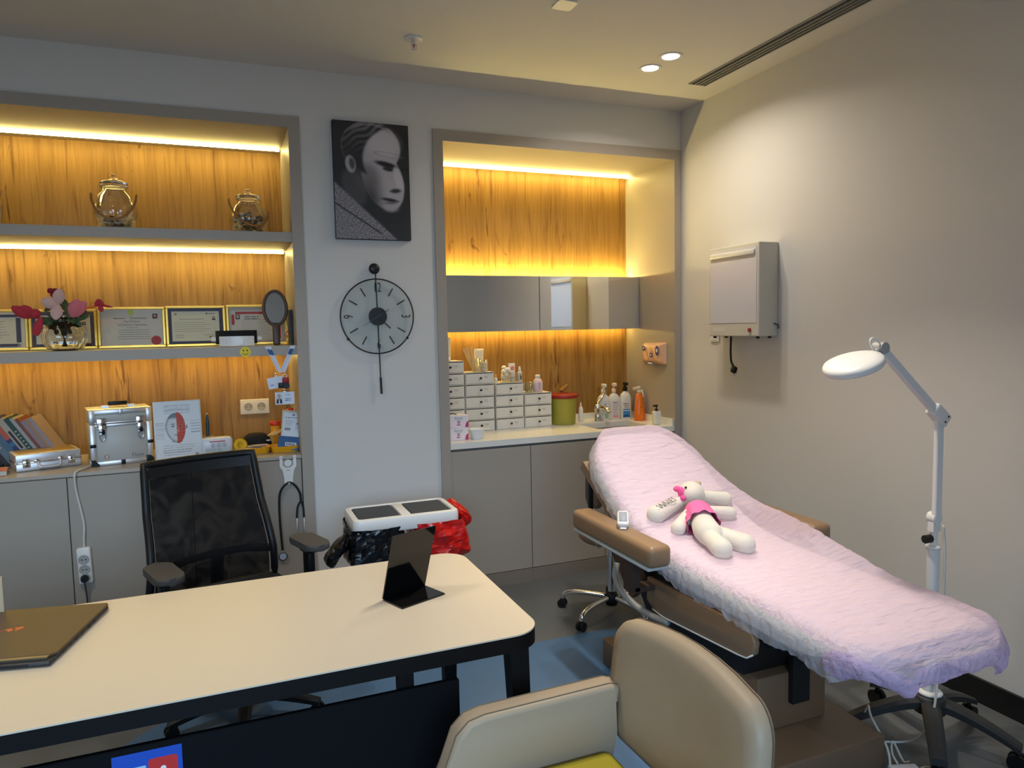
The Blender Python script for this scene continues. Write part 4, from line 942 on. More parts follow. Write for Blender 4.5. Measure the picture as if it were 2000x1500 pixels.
# ------------------------------------------------------------------ vase and flowers
VX, VY = -.735, .14
vs_ = thing('flower_vase', 'round ribbed clear glass vase holding fabric flowers', 'vase', (VX, VY, S2))
build('glass_body', MB().lathe([(.001, .001), (.05, .001), (.075, .01), (.096, .045), (.099, .075), (.085, .115), (.06, .138), (.056, .15), (.068, .163), (.0655, .1632), (.0525, .150), (.056, .137), (.081, .114), (.095, .075), (.092, .046), (.071, .013), (.05, .006), (.001, .006)], 70, rib=14, ribd=.035, caps=False), GLR, vs_)
LEAF = mat('leaf_green', C(74, 92, 52), .7, var=.25, vscale=30); STEM = mat('stem_green', C(86, 84, 50), .7)
def petal(m, base, tip, w, d, bend=.0):
    """one fabric petal: a pointed, cupped blade with thickness"""
    b = Vector(base); t = Vector(tip); ax = t - b; L_ = ax.length; ax.normalize(); side = ax.cross(Vector((0, -1, 0)))
    if side.length < .1: side = ax.cross(Vector((1, 0, 0)))
    side.normalize(); nn = side.cross(ax)
    def fn(u, v):
        s_ = math.sin(PI * min(1, v * .93 + .04)) ** .7; a = (u - .5) * 2
        return tuple(b + ax * L_ * v + side * a * w * s_ + nn * (d * (1 - a * a) * s_ + bend * v * v))
    m.grid(7, 9, fn); m.grid(7, 9, lambda u, v: tuple(Vector(fn(1 - u, v)) - nn * (.004 + d * 1.2 * math.sin(PI * v) * (1 - ((u - .5) * 2) ** 2))))
def flower(label, head, petals, pm, group='fabric flowers in the vase', stemc=STEM, lf=True):
    t = thing('fabric_flower', label, 'flower', (VX, VY, S2 + .02), group=group)
    h = Vector(head) - Vector((VX, VY, S2 + .02))
    build('stem', MB().tube(catmull([(h.x * .06 * -1, h.y * .05, .0), (h.x * .15, h.y * .2, .10), (h.x * .55, h.y * .6, h.z * .72 + .03), tuple(h)], 6), .0035, 6), stemc, t)
    m = MB()
    for (dx, dy, dz, w, d) in petals: petal(m, h, h + Vector((dx, dy, dz)), w, d)
    build('petals', m, pm, t)
FP = mat('dusty_pink_fabric', C(206, 168, 158), .85, bump=.3, bscale=300); FPK = mat('pink_fabric', C(206, 110, 118), .85, bump=.3, bscale=300); FRD = mat('red_fabric', C(178, 46, 58), .85, bump=.3, bscale=300); FDR = mat('dark_red_fabric', C(120, 26, 36), .85); FOR = mat('orange_fabric', C(214, 84, 40), .85)
flower('dusty pink fabric flower with three blunt petals in the vase centre', (VX - .005, .06, S2 + .225), [(.015, -.02, .075, .026, .012), (-.065, -.02, .018, .028, .012), (-.01, -.03, -.072, .026, .012)], FP)
flower('pink fabric tulip at the right of the vase', (VX + .05, .06, S2 + .165), [(.035, -.02, .085, .030, .016), (.065, -.01, .075, .026, .012), (.02, .02, .085, .026, .012)], FPK)
flower('red fabric flower pointing left out of the vase', (VX - .125, .10, S2 + .165), [(-.075, -.02, .052, .026, .012), (-.03, -.02, .058, .026, .012), (.035, -.02, .035, .024, .012)], FRD)
flower('small red fabric bud hanging low at the left of the vase', (VX - .075, .05, S2 + .165), [(-.035, -.01, -.085, .016, .008), (-.02, -.01, -.09, .014, .008)], FRD)
flower('dark red fabric blossom at the top of the bouquet', (VX - .03, .10, S2 + .285), [(-.018, -.01, .018, .014, .006), (.018, -.01, .018, .013, .006), (0, -.01, -.02, .012, .006), (.02, 0, -.01, .01, .006)], FDR)
flower('red fabric blossom with orange streamer at the far right', (VX + .165, .10, S2 + .225), [(.0, -.01, .028, .016, .006), (.022, -.01, .008, .014, .006), (-.018, -.01, .008, .014, .006), (.06, 0, -.012, .006, .003), (.012, -.01, -.035, .012, .006)], FRD, stemc=FOR)
for i, (hx, hz, lb) in enumerate(((-.075, .205, 'green leaf sprig between the red and dusty pink flowers'), (-.055, .15, 'green leaf sprig low at the left of the vase mouth'), (.028, .225, 'green leaf sprig behind the dusty pink petals'), (.03, .145, 'green leaf sprig low over the vase mouth'), (.10, .20, 'green leaf sprig beside the pink tulip'))):
    t = thing('leaf_sprig', lb, 'leaves', (VX, VY, S2 + .05), group='leaf sprigs in the vase')
    build('stem', MB().tube(catmull([(0, 0, 0), (hx * .3, -.02, .08), (hx, -.04, hz - .05)], 6), .002, 5), STEM, t)
    rd = random.Random(40 + i); 
    for q in range(9):
        v = rd.uniform(.35, 1.0); bx, bz = hx * v, .02 + (hz - .07) * v; a = rd.uniform(0, 2 * PI)
        m = MB(); petal(m, (bx, -.02 - .02 * v, bz), (bx + .042 * math.cos(a), -.03 - rd.random() * .03, bz + .034 * math.sin(a) + .008), .011, .003); build('leaf', m, LEAF, t)
# ------------------------------------------------------------------ head band, hand mirror, brass ornament
hb = thing('head_loupe', 'white head band magnifier with black inner strap on the shelf', 'head band', (.063, .115, S2))
pts = [(.077 * math.cos(R(a)), .085 * math.sin(R(a)), 0) for a in range(0, 360, 12)]
def strap(zlo, zhi, rx, ry, a0, a1, th):
    m = MB(); N = 30; vs = []; fs = []
    for i in range(N + 1):
        a = R(a0 + (a1 - a0) * i / N); c, s_ = math.cos(a), math.sin(a)
        for dr, z in ((0, zlo), (th, zlo), (th, zhi), (0, zhi)): vs.append(((rx + dr) * c, (ry + dr) * s_, z))
    for i in range(N):
        for j in range(4): fs.append((i * 4 + j, i * 4 + (j + 1) % 4, (i + 1) * 4 + (j + 1) % 4, (i + 1) * 4 + j))
    fs += [(0, 1, 2, 3), tuple(range(N * 4, N * 4 + 4))[::-1]]
    return m.add(vs, fs, smooth=True)
sharp(build('inner_strap', strap(.014, .085, .096, .094, 0, 360, .008), mat('black_foam', C(16, 16, 18), .9), hb))
fb_ = sharp(build('front_plate', strap(.004, .055, .108, .104, 222, 318, .008), WHITEP, hb))
build('dial', MB().cyl((.012, -.111, .028), (.012, -.123, .028), .019, n=24), WHITEP, fb_)
m = MB()
for sx in (-1, 1):
    for k in range(3): m.box((sx * .045 - .012, -.1085 + abs(sx) * .01, .014 + k * .009), (sx * .045 + .012, -.10, .017 + k * .009))
build('grip_ridge', m, mat('ridge_grey', C(196, 196, 196), .5), fb_)
for sx in (-1, 1): build('side_knob', MB().cyl((sx * .103, -.02, .04), (sx * .125, -.02, .04), .013, n=14), WHITEP, hb)
hm = thing('hand_mirror', 'brown oval hand mirror standing against the certificates', 'mirror', (.270, .16, S2), rx=-6)
def oval(rx, rz, cz, n=40): return [(rx * math.cos(2 * PI * i / n), cz + rz * math.sin(2 * PI * i / n)) for i in range(n)]
Mz_ = Matrix(((1, 0, 0, 0), (0, 0, -1, 0), (0, 1, 0, 0), (0, 0, 0, 1)))
BRW = mat('brown_mirror_frame', C(88, 66, 52), .45)
build('back_plate', MB().prism(oval(.064, .098, .205), -.012, -.002, M=Mz_), BRW, hm)
build('rim', MB().tube([(.060 * math.cos(2 * PI * i / 44), -.006, .205 + .095 * math.sin(2 * PI * i / 44)) for i in range(44)], .009, 8, closed=True), BRW, hm)
build('glass', MB().prism(oval(.056, .090, .205), .003, .0045, M=Mz_), mat('hand_mirror_glass', (.72, .70, .66), .04, 1.0), hm)
build('handle', MB().rbox((-.019, -.012, .0), (.019, .012, .125), .009, 2), BRW, hm)
bo_ = thing('brass_ornament', 'small gold ornament with glass drop at the shelf end', 'ornament', (.328, .19, S2))
build('base', MB().lathe([(.022, 0), (.024, .006), (.008, .012)], 18), GOLD, bo_)
build('stem', MB().tube(catmull([(0, 0, .01), (.006, 0, .05), (.002, 0, .10), (-.004, 0, .15), (.002, 0, .17)], 5), .0045, 6), GOLD, bo_)
build('drop', MB().ball((.0, -.006, .06), (.014, .012, .022)), glassy('amber_glass', (.95, .7, .4), .03, .2, .9), bo_)
build('finial', MB().ball((.0, 0, .175), .010), GOLD, bo_)
dbk = MB().use(flat(22, 20, 22)).box((-.007, -.06, 0), (.007, .07, .195))
single('dark_folder', dbk, None, 'thin dark folder standing against the niche side', 'folder', (.352, .24, S2))
sb = MB(); Msm = frame_m((0, 0, 0), (1, 0, 0), (0, -1, 0))
sb.use(flat(226, 206, 40)).prism([(.027 * math.cos(2 * PI * i / 30), .027 * math.sin(2 * PI * i / 30)) for i in range(30)], 0, .0015, M=Msm)
for ex in (-.009, .009): sb.disc(ex, .008, .0035, .005, .0018, Msm, flat(50, 44, 10))
sb.use(flat(50, 44, 10)); sb.add([(.016 * math.cos(R(a)) * q, -.001 + .014 * math.sin(R(a)) * q, .0018) for q in (1, .8) for a in range(200, 341, 14)], [(i, i + 1, 11 + i + 1, 11 + i) for i in range(10)], Msm)
single('smiley_sticker', sb, None, 'round yellow smiling face sticker on the shelf edge', 'sticker', (.101, -.0042, 1.473))

# ================================================================== LANYARDS
def lanyard(label, x, pts, card, z_card, tilt, fn, col, y=-.03):
    t = thing('badge_lanyard', label, 'badge', (x, y, z_card))
    for k, (P, Q) in enumerate(pts):
        mids = catmull([P, tuple((Vector(P) * .5 + Vector(Q) * .5) + Vector((0, -.004, 0))), Q], 5); m = MB(); vs = []; fs = []
        hw = .0085
        for p in mids: vs += [(p[0] - hw - x, p[1] - y, p[2] - z_card), (p[0] + hw - x, p[1] - y, p[2] - z_card)]
        n = len(mids); fs = [(2 * i, 2 * i + 1, 2 * i + 3, 2 * i + 2) for i in range(n - 1)]
        m.use(col); m.add(vs, fs, smooth=False); m.add([(a, b + .0012, c) for a, b, c in vs], [f[::-1] for f in fs]); 
        st = build('strap', m, None, t)
        a, b = Vector(P), Vector(Q); q0 = a.lerp(b, .12); q1 = a.lerp(b, .34); dm = MB().use(flat(36, 76, 130)); off = Vector((-x, -y - .0062, -z_card)); h2 = .006
        dm.add([tuple(q0 + off + Vector((-h2, 0, 0))), tuple(q0 + off + Vector((h2, 0, 0))), tuple(q1 + off + Vector((h2, 0, 0))), tuple(q1 + off + Vector((-h2, 0, 0)))], [(0, 1, 2, 3)]); build('printed_band', dm, None, st)
    build('clip', MB().tube([(.0, 0, .055), (.0, -.002, .04), (.0, 0, .03)], .004, 6).cyl((-.006, 0, .03), (.006, 0, .03), .004, n=8), CHROME, t)
    w, h = card; M = T(ry=tilt) @ frame_m((0, -.002, -.005), (1, 0, 0), (0, -1, 0)); m = MB(); m.use(flat(206, 214, 226, .3)).box((-w / 2, -h / 2, 0), (w / 2, h / 2, .0012), M); fn(m, M, w, h); build('card', m, None, t)
def card_a(m, M, w, h):
    m.rect(-w / 2 + .006, -h / 2 + .006, .03, h * .62, .0015, M, flat(190, 200, 214)); m.disc(-w / 2 + .021, .010, .007, .010, .0018, M, flat(196, 150, 130)); m.disc(-w / 2 + .021, .015, .008, .007, .0016, M, flat(120, 100, 92)); m.poly([(-w / 2 + .006, -h / 2 + .006), (-w / 2 + .036, -h / 2 + .006), (-w / 2 + .034, -.006), (-w / 2 + .021, .0), (-w / 2 + .008, -.006)], .0017, M, flat(36, 44, 48)); m.poly([(-w / 2 + .018, -h / 2 + .006), (-w / 2 + .024, -h / 2 + .006), (-w / 2 + .023, -.003), (-w / 2 + .019, -.003)], .0019, M, flat(220, 220, 214))
    m.lines(.004, .016, .034, 1, .01, .004, .0015, M, flat(140, 164, 200), seed=1); m.lines(.004, -.004, .028, 1, .01, .003, .0015, M, flat(60, 70, 120), seed=2); m.lines(.0, -.014, .036, 1, .01, .0045, .0015, M, flat(76, 96, 170), seed=3)
def card_b(m, M, w, h): m.lines(-w / 2 + .012, -.012, .02, 1, .01, .004, .0015, M, flat(70, 90, 150), seed=1)
WH = flat(206, 212, 224); 
lanyard('lower white identity card with photo hanging from a lanyard', .285, [((.22, -.012, 1.500), (.27, -.034, 1.36)), ((.345, -.012, 1.500), (.285, -.034, 1.36))], (.098, .066), 1.228, 0, card_a, WH, y=-.034)
lanyard('upper tilted white identity card behind the red key fob', .245, [((.205, -.012, 1.500), (.262, -.026, 1.37)), ((.335, -.012, 1.500), (.278, -.026, 1.37))], (.085, .06), 1.312, -9, card_b, WH, y=-.024)
kf = thing('key_fob', 'small dark red and black key fob hanging on the lanyards', 'key fob', (.290, -.042, 1.30))
build('red_tag', MB().rbox((-.014, -.004, .0), (.02, .004, .034), .003, 1), flat(150, 26, 40), kf)
build('black_key', MB().rbox((-.035, -.005, -.022), (-.002, .005, .006), .004, 2).cyl((.006, -.006, -.01), (.006, .006, -.01), .016, n=18), BLACKP, kf)
build('ring', MB().tube([(.0 + .01 * math.cos(R(a)), 0, .042 + .01 * math.sin(R(a))) for a in range(0, 360, 24)], .0014, 5, closed=True), CHROME, kf)

# ================================================================== LEFT COUNTER
LZ = .9085
BK = [('pinkish grey hardback with red label, leftmost of the leaning books', (176, 160, 152), .030, .29, 0), ('black hardback, second of the leaning books from the left', (26, 26, 30), .020, .30, 0), ('grey teal hardback, third of the leaning books from the left', (106, 120, 124), .026, .31, 0),
      ('black hardback with long white spine label', (24, 24, 30), .030, .31, 1), ('thick navy blue hardback among the leaning books', (28, 36, 92), .036, .31, 0), ('dark teal hardback next to the navy one', (30, 62, 76), .022, .305, 0), ('black hardback carrying a yellow sticky note', (22, 22, 24), .024, .30, 0),
      ('dark brown black hardback right of the sticky note', (46, 38, 38), .022, .285, 0), ('slate blue hardback in the middle of the book row', (96, 118, 130), .030, .29, 0), ('light blue book with navy spine top', (74, 104, 130), .026, .285, 2), ('book with orange red spine top', (44, 52, 100), .022, .285, 3),
      ('beige book with black spine lettering', (172, 164, 146), .028, .28, 4), ('dark green hardback in the book row', (30, 70, 58), .022, .285, 0), ('pale grey book right of the green one', (166, 164, 160), .016, .285, 0), ('rust brown thin book in the row', (126, 66, 44), .014, .28, 0), ('mauve book with cream top edge', (150, 128, 130), .024, .265, 0),
      ('tan thin booklet near the row end', (176, 132, 84), .010, .275, 0), ('mauve grey booklet at the right row end', (158, 142, 146), .018, .28, 0)]
lean = -31.0; xb = -1.30; by = .36
for k, (lb, colr, th, hh, sp_) in enumerate(BK):
    t = thing('book', lb, 'book', (xb, by, LZ), group='books leaning on the left counter', ry=lean)
    m_ = mat('book_%d_%d_%d' % colr, C(*colr), .5, var=.08, vscale=40); dpt = .19 + .01 * (k % 3)
    z0 = .0 if True else 0
    m = MB(); m.box((0, 0, 0), (.0025, dpt, hh)); m.box((th - .0025, 0, 0), (th, dpt, hh)); m.box((0, -.001, 0), (th, .003, hh)); build('cover', m, m_, t)
    build('pages', MB().box((.0026, .0032, .004), (th - .0026, dpt - .006, hh - .005)), flat(214, 196, 150), t)
    M = frame_m((th / 2, -.0012, hh / 2), (1, 0, 0), (0, -1, 0)); m = MB()
    if sp_ == 0:
        if k in (0,): m.rect(-th / 2, -hh * .42, th, .03, .0004, M, flat(170, 40, 36)); build('spine_label', m, None, t)
        elif k in (2, 4, 8, 12): m.lines(-th * .25, hh * .2, th * .5, 6, .02, .006, .0004, M, flat(190, 186, 170), seed=k); build('spine_print', m, None, t)
    elif sp_ == 1: m.rect(-th * .38, -hh * .45, th * .76, hh * .62, .0004, M, flat(206, 200, 190)); build('spine_label', m, None, t)
    elif sp_ == 2: m.rect(-th / 2, hh * .16, th, hh * .33, .0004, M, flat(36, 42, 96)); build('spine_label', m, None, t)
    elif sp_ == 3: m.rect(-th / 2, hh * .05, th, hh * .44, .0004, M, flat(190, 84, 66)); m.rect(-th / 2, -hh * .1, th, hh * .08, .0004, M, flat(60, 110, 150)); build('spine_label', m, None, t)
    elif sp_ == 4: m.rect(-th * .2, -hh * .15, th * .4, hh * .38, .0004, M, flat(40, 36, 36)); build('spine_label', m, None, t)
    if k == 6: build('sticky_note', MB().box((-.006, -.004, hh - .02), (.03, .05, hh + .02)), flat(232, 190, 70), t)
    xb += th / math.cos(R(lean)) + .0006
# flat book lying at the front left
fb2 = thing('flat_book', 'thick book with coral cover lying flat at the left edge', 'book', (-1.10, .12, LZ), rz=10)
build('pages', MB().box((-.088, -.063, .003), (.088, .063, .022)), flat(190, 200, 190), fb2)
m = MB(); m.box((-.09, -.065, 0), (.09, .065, .003)); m.box((-.09, -.065, .022), (.09, .065, .025)); m.box((-.09, -.065, .003), (-.0885, .065, .022)); build('cover', m, flat(206, 128, 110), fb2)
# aluminium briefcase
A0 = Vector((-.979, .135, LZ)); A1 = Vector((-.714, .235, LZ)); rz_ = math.degrees(math.atan2(A1.y - A0.y, A1.x - A0.x)); Wb = (A1 - A0).length
bc = thing('aluminium_briefcase', 'flat silver aluminium briefcase lying in front of the books', 'briefcase', tuple(A0), rz=rz_)
build('lower_shell', MB().rbox((0, 0, 0), (Wb, .20, .040), .005, 2), STEEL, bc)
lidb = build('lid', MB().rbox((0, 0, .042), (Wb, .20, .085), .005, 2), STEEL, bc)
build('lid_panel', MB().rbox((.016, .016, .085), (Wb - .016, .184, .0865), .001, 1), mat('lid_panel_gold', C(176, 150, 96), .4, .5), lidb)
build('band', MB().rbox((-.001, -.0015, .038), (Wb + .001, .2, .044), .001, 1), CHROME, bc)
for x in (.045, Wb - .045): build('latch', MB().rbox((x - .016, -.006, .018), (x + .016, 0, .062), .002, 1).cyl((x, -.010, .028), (x, -.004, .028), .008, n=12), CHROME, bc)
build('handle', MB().tube(catmull([(.095, -.004, .045), (.096, -.016, .025), (.11, -.020, .016), (Wb - .11, -.020, .016), (Wb - .096, -.016, .025), (Wb - .095, -.004, .045)], 5), .006, 8), STEEL, bc)
for x in (.09, Wb - .09): build('handle_mount', MB().rbox((x - .014, -.005, .04), (x + .014, 0, .058), .002, 1), CHROME, bc)
# aluminium beauty case
A0 = Vector((-.652, .12, LZ)); A1 = Vector((-.372, .185, LZ)); rz_ = math.degrees(math.atan2(A1.y - A0.y, A1.x - A0.x)); Wc = (A1 - A0).length; Hc = .285
mk = thing('aluminium_case', 'upright silver aluminium case with two latches and black handle', 'case', tuple(A0), rz=rz_)
PANEL = mat('case_panel', C(186, 187, 182), .45)
build('body', MB().rbox((.004, .004, .003), (Wc - .004, .216, Hc * .74), .003, 1), PANEL, mk)
lidc = build('lid', MB().rbox((.004, .004, Hc * .76), (Wc - .004, .216, Hc), .003, 1), PANEL, mk)
def rail(a, b, p): build('edge_rail', MB().rbox(a, b, .003, 1), STEEL, p)
for z0, z1, p in ((0, .024, mk), (Hc * .70, Hc * .75, mk)): rail((0, 0, z0), (Wc, .004, z1), p)
for z0, z1 in ((Hc * .755, Hc * .79), (Hc - .024, Hc + .002)): rail((0, 0, z0), (Wc, .0045, z1), lidc)
for x0, x1 in ((0, .028), (Wc - .028, Wc)):
    rail((x0, -.0008, .0), (x1, .004, Hc * .75), mk); rail((x0, -.0008, Hc * .755), (x1, .0045, Hc), lidc)
rail((0, 0, Hc), (Wc, .22, Hc + .003), lidc)
for x in (0, Wc - .004): rail((x, 0, 0), (x + .004, .22, .022), mk)
for x in (.0, Wc - .036):
    build('corner', MB().add([(x, -.003, 0), (x + .036, -.003, 0), (x + .036, -.003, .018) if x > .1 else (x + .036, -.003, .004), (x + .018, -.003, .034), (x, -.003, .034) if x < .1 else (x, -.003, .006)] + [(x, .003, 0), (x + .036, .003, 0), (x + .036, .003, .018), (x + .018, .003, .034), (x, .003, .034)], [(0, 1, 2, 3, 4), (9, 8, 7, 6, 5), (0, 5, 6, 1), (1, 6, 7, 2), (2, 7, 8, 3), (3, 8, 9, 4), (4, 9, 5, 0)]), BLACKP, mk)
for x in (.012, Wc - .012): build('stud_clip', MB().rbox((x - .014, -.004, Hc * .34), (x + .014, 0, Hc * .40), .003, 1).cyl((x, -.006, Hc * .37), (x, -.003, Hc * .37), .004, n=8), BLACKP, mk)
build('centre_clip', MB().rbox((Wc / 2 - .01, -.004, 0), (Wc / 2 + .01, 0, .024), .002, 1), BLACKP, mk)
build('centre_clip', MB().rbox((Wc / 2 - .01, -.004, Hc - .026), (Wc / 2 + .01, 0, Hc + .003), .002, 1), STEEL, lidc)
for x in (.055, Wc - .055):
    la = build('latch', MB().rbox((x - .022, -.008, Hc * .66), (x + .022, 0, Hc * .86), .004, 2), CHROME, mk)
    build('lever', MB().rbox((x - .016, -.013, Hc * .56), (x + .016, -.006, Hc * .74), .005, 2), CHROME, la)
    build('hasp', MB().tube([(x + .013 * math.cos(R(a)), -.006, Hc * .54 + .024 * math.sin(R(a))) for a in range(0, 360, 24)], .003, 6, closed=True), CHROME, la)
hn = build('handle', MB().rbox((Wc / 2 - .045, .095, Hc + .016), (Wc / 2 + .045, .120, Hc + .036), .006, 2), BLACKP, lidc)
for sx in (-1, 1): build('handle_mount', MB().box((Wc / 2 + sx * .06 - .016, .095, Hc + .003), (Wc / 2 + sx * .06 + .016, .12, Hc + .016)), STEEL, lidc)
Mc = frame_m((0, -.0001, 0), (1, 0, 0), (0, -1, 0)); m = MB(); m.text('Flow', Wc - .075, -.0, .03, 0, Mc @ Matrix.Translation((0, .042, -.0035)), GREYINK, sx=.95); m.disc(.07, .045, .012, .012, -.0035, Mc, flat(160, 120, 116), 16); m.disc(.07, .045, .006, .010, -.003, Mc, flat(196, 190, 184), 12)
build('logo_print', m, None, mk)
# face chart on a white board
fc = thing('face_chart', 'white card showing a face half drawn as red muscles', 'chart', (-.245, .13, LZ), rz=8, rx=-4)
build('holder', MB().rbox((-.115, .0, .0), (.115, .006, .315), .002, 1, smooth=False).rbox((-.115, -.03, 0), (.115, .04, .004), .001, 1, smooth=False), mat('acrylic_white', C(214, 214, 210), .2), fc)
def face_fn(u, v):
    import math as _m
    c = [.86, .88, .89]; du, dv = (u - .5), (v - .5)
    def blend(col, a):
        a = max(0, min(1, a))
        for i in range(3): c[i] += (col[i] - c[i]) * a
    if v > .80 and .2 < u < .78 and (int((v - .80) * 110) % 3 == 0) and v < .96: blend((.45, .48, .55), .7 * (nz(u * 60, v * 90) > -.25))
    if v < .27 and .14 < u < .9 and (int((v) * 100) % 4 == 0) and v > .05 and u < .9 - (.27 - v): blend((.48, .48, .52), .7 * (nz(u * 60, v * 90) > -.25))
    if .36 < v < .66 and u < .2 and int(v * 90) % 3 == 0: blend((.62, .56, .55), .6)
    if .45 < v < .66 and u > .78 and int(v * 60) % 3 == 0: blend((.5, .52, .56), .6)
    # left half face (grey), right half (red muscles)
    hx = (u - .46) / .25; hy = (v - .545) / .262; e = hx * hx + hy * hy * (1 + .0 * hx); jaw = 1 + .55 * max(0, -hy) * abs(hx)
    ins = e * jaw
    neck = .30 < v < .40 and abs(u - .47) < .115
    if u < .47 and (ins < 1 or neck):
        g = .80 - .25 * smooth01((ins - .55) / .45); blend((g, g + .01, g + .03), 1)
        if hy > .55: blend((.38, .39, .43), smooth01((hy - .55) / .2) * .8)
        blend((.15, .15, .17), smooth01(1 - (((u - .385) / .045) ** 2 + ((v - .575) / .013) ** 2)) * 1.2); blend((.30, .28, .28), smooth01(1 - (((u - .385) / .065) ** 2 + ((v - .612) / .010) ** 2)) * 1.1)
        blend((.45, .35, .36), smooth01(1 - (((u - .445) / .05) ** 2 + ((v - .425) / .012) ** 2)))
    elif u >= .47 and ((u - .47) < .195 * _m.sqrt(max(0, 1 - hy * hy * .92)) and abs(hy) < 1.02 or (neck and u < .6)):
        s_ = .5 + .5 * nz(u * 30, v * 34, 2); blend((.66 + .14 * s_, .20 + .22 * s_ * s_, .12 + .10 * s_), 1)
        blend((.90, .62, .52), smooth01(1 - abs(((u - .55) / .055) ** 2 + ((v - .575) / .035) ** 2 - .8) * 3) * .6); blend((.30, .16, .14), smooth01(1 - (((u - .55) / .028) ** 2 + ((v - .575) / .016) ** 2)))
        blend((.9, .7, .55), smooth01(1 - (((u - .50) / .03) ** 2 + ((v - .50) / .05) ** 2)) * .6)
    if ((u - .695) / .014) ** 2 + ((v - .555) / .04) ** 2 < 1: blend((.45, .45, .48), .9)
    if .86 < u < .93 and .04 < v < .09: blend((.62, .48, .46), .8)
    return c
vpicture('print', .214, .305, 96, 132, face_fn, fc, frame_m((0, -.0012, .158), (1, 0, 0), (0, -1, 0)), mname='chart_print')
# pen in a box
pc = thing('pen_box', 'small beige cardboard pen box behind the tissue pack', 'box', (-.105, .32, LZ), rz=5)
m = MB(); 
for a, b in (((-.026, -.02, 0), (.026, -.018, .095)), ((-.026, .018, 0), (.026, .02, .095)), ((-.026, -.02, 0), (-.024, .02, .095)), ((.024, -.02, 0), (.026, .02, .095)), ((-.026, -.02, 0), (.026, .02, .002))): m.box(a, b)
build('body', m, flat(206, 170, 110), pc)
pn = thing('pen', 'blue pen standing upright in the beige box', 'pen', (-.108, .315, LZ + .003))
build('barrel', MB().lathe([(.004, 0), (.009, .08), (.010, .16), (.007, .20), (.004, .212)], 14), flat(20, 74, 108, .3), pn)
build('tip', MB().cyl((0, 0, .212), (0, 0, .222), .004, .002, 10), STEEL, pn)
# tissue pack
tpk = thing('wipes_pack', 'soft white pack of wipes with grey round prints', 'wipes', (-.063, .165, LZ), rz=6)
def pack_fn(u, v): 
    return None
m = MB().rbox((-.08, -.035, 0), (.08, .035, .105), .022, 4)
m.v = [(x + .004 * nz(x * 40, z * 40, y * 30), y + .004 * nz(x * 30, z * 50), z + .005 * nz(x * 35, y * 30) * (z > .03)) for x, y, z in m.v]
build('wrap', m, mat('pack_white', C(222, 226, 234), .3), tpk)
Mp = frame_m((0, -.0385, .052), (1, 0, 0), (0, -1, 0)); m = MB()
for k, x in enumerate((-.022, .006, .034)): m.disc(x, .014, .011, .011, .0004, Mp, flat(150, 150, 176)); m.disc(x, .014, .0085, .0085, .0006, Mp, flat(224, 228, 236)); m.rect(x - .002, .008, .004, .012, .0008, Mp, flat(110, 110, 150))
m.rect(-.06, -.032, .05, .03, .0004, Mp, flat(188, 196, 206)); m.rect(-.005, -.032, .022, .03, .0004, Mp, flat(180, 196, 196)); m.rect(.02, -.032, .042, .03, .0004, Mp, flat(190, 210, 218)); m.rect(-.04, .031, .08, .006, .0004, Mp, flat(190, 110, 110))
build('print', m, None, tpk)
# yellow trays
YT = mat('yellow_plastic', C(236, 170, 30), .35)
def tray(w, d, h, t_): 
    m = MB(); o = rrect(w, d, .03, 6); i = rrect(w - .012, d - .012, .026, 6); b = rrect(w * .9, d * .86, .026, 6); bi = rrect(w * .9 - .008, d * .86 - .008, .024, 6); n = len(o)
    vs = [(x, y, 0) for x, y in b] + [(x, y, h) for x, y in o] + [(x, y, h) for x, y in i] + [(x, y, .003) for x, y in bi]
    fs = [tuple(range(n))[::-1]] + [(k * n + j, k * n + (j + 1) % n, (k + 1) * n + (j + 1) % n, (k + 1) * n + j) for k in range(3) for j in range(n)] + [tuple(range(3 * n, 4 * n))]
    return m.add(vs, fs, smooth=False)
single('yellow_tray', tray(.19, .13, .036, 0), YT, 'yellow plastic tray holding swabs behind the chair', 'tray', (.113, .175, LZ), rz=4)
single('yellow_tray', tray(.155, .13, .034, 0), YT, 'yellow plastic tray holding blue packs at the right end', 'tray', (.286, .17, LZ), rz=6)
# things in the trays
sbg = thing('black_pouch', 'black dome shaped pouch behind the left yellow tray', 'pouch', (.145, .31, LZ))
m = MB(); m.grid(22, 10, lambda u, v: ((.085) * math.cos(2 * PI * u) * math.cos(v * PI / 2) ** .6, .05 * math.sin(2 * PI * u) * math.cos(v * PI / 2) ** .6, .095 * math.sin(v * PI / 2) ** .9 + .003 * nz(u * 9, v * 9)))
build('body', m, mat('black_fabric', C(18, 18, 20), .8), sbg); build('zip_pull', MB().rbox((.05, -.06, .05), (.075, -.045, .058), .002, 1), STEEL, sbg)
yb = thing('yellow_tape_roll', 'yellow round tape roll in the left tray', 'tape roll', (.055, .165, LZ + .004))
build('roll', MB().lathe([(.034, -.02), (.036, -.014), (.036, .014), (.034, .02), (.014, .02), (.014, -.02)], 28, M=T(0, 0, .045, rx=72, rz=10), caps=False).lathe([(.0001, .0), (.014, 0)], 20, M=T(0, 0, .045, rx=72, rz=10), caps=False), mat('tape_yellow', C(232, 186, 30), .4), yb)
for k, (x, y, a, col_, lb, L_) in enumerate(((.10, .14, 14, (226, 196, 160), 'cream swab packet lying across the left tray', .12), (.135, .165, -6, (206, 190, 168), 'beige packet on top of the left tray', .10), (.15, .14, 9, (196, 178, 150), 'tan packet at the right end of the left tray', .08))):
    t_ = thing('swab_packet', lb, 'packet', (x, y, LZ + .030 + .007 * k), rz=a, group='packets in the tray'); build('wrap', MB().rbox((-L_ / 2, -.017, 0), (L_ / 2, .017, .006), .002, 1), flat(*col_), t_); build('end_seal', MB().box((L_ / 2, -.017, .001), (L_ / 2 + .008, .017, .004)), flat(230, 220, 205), t_)
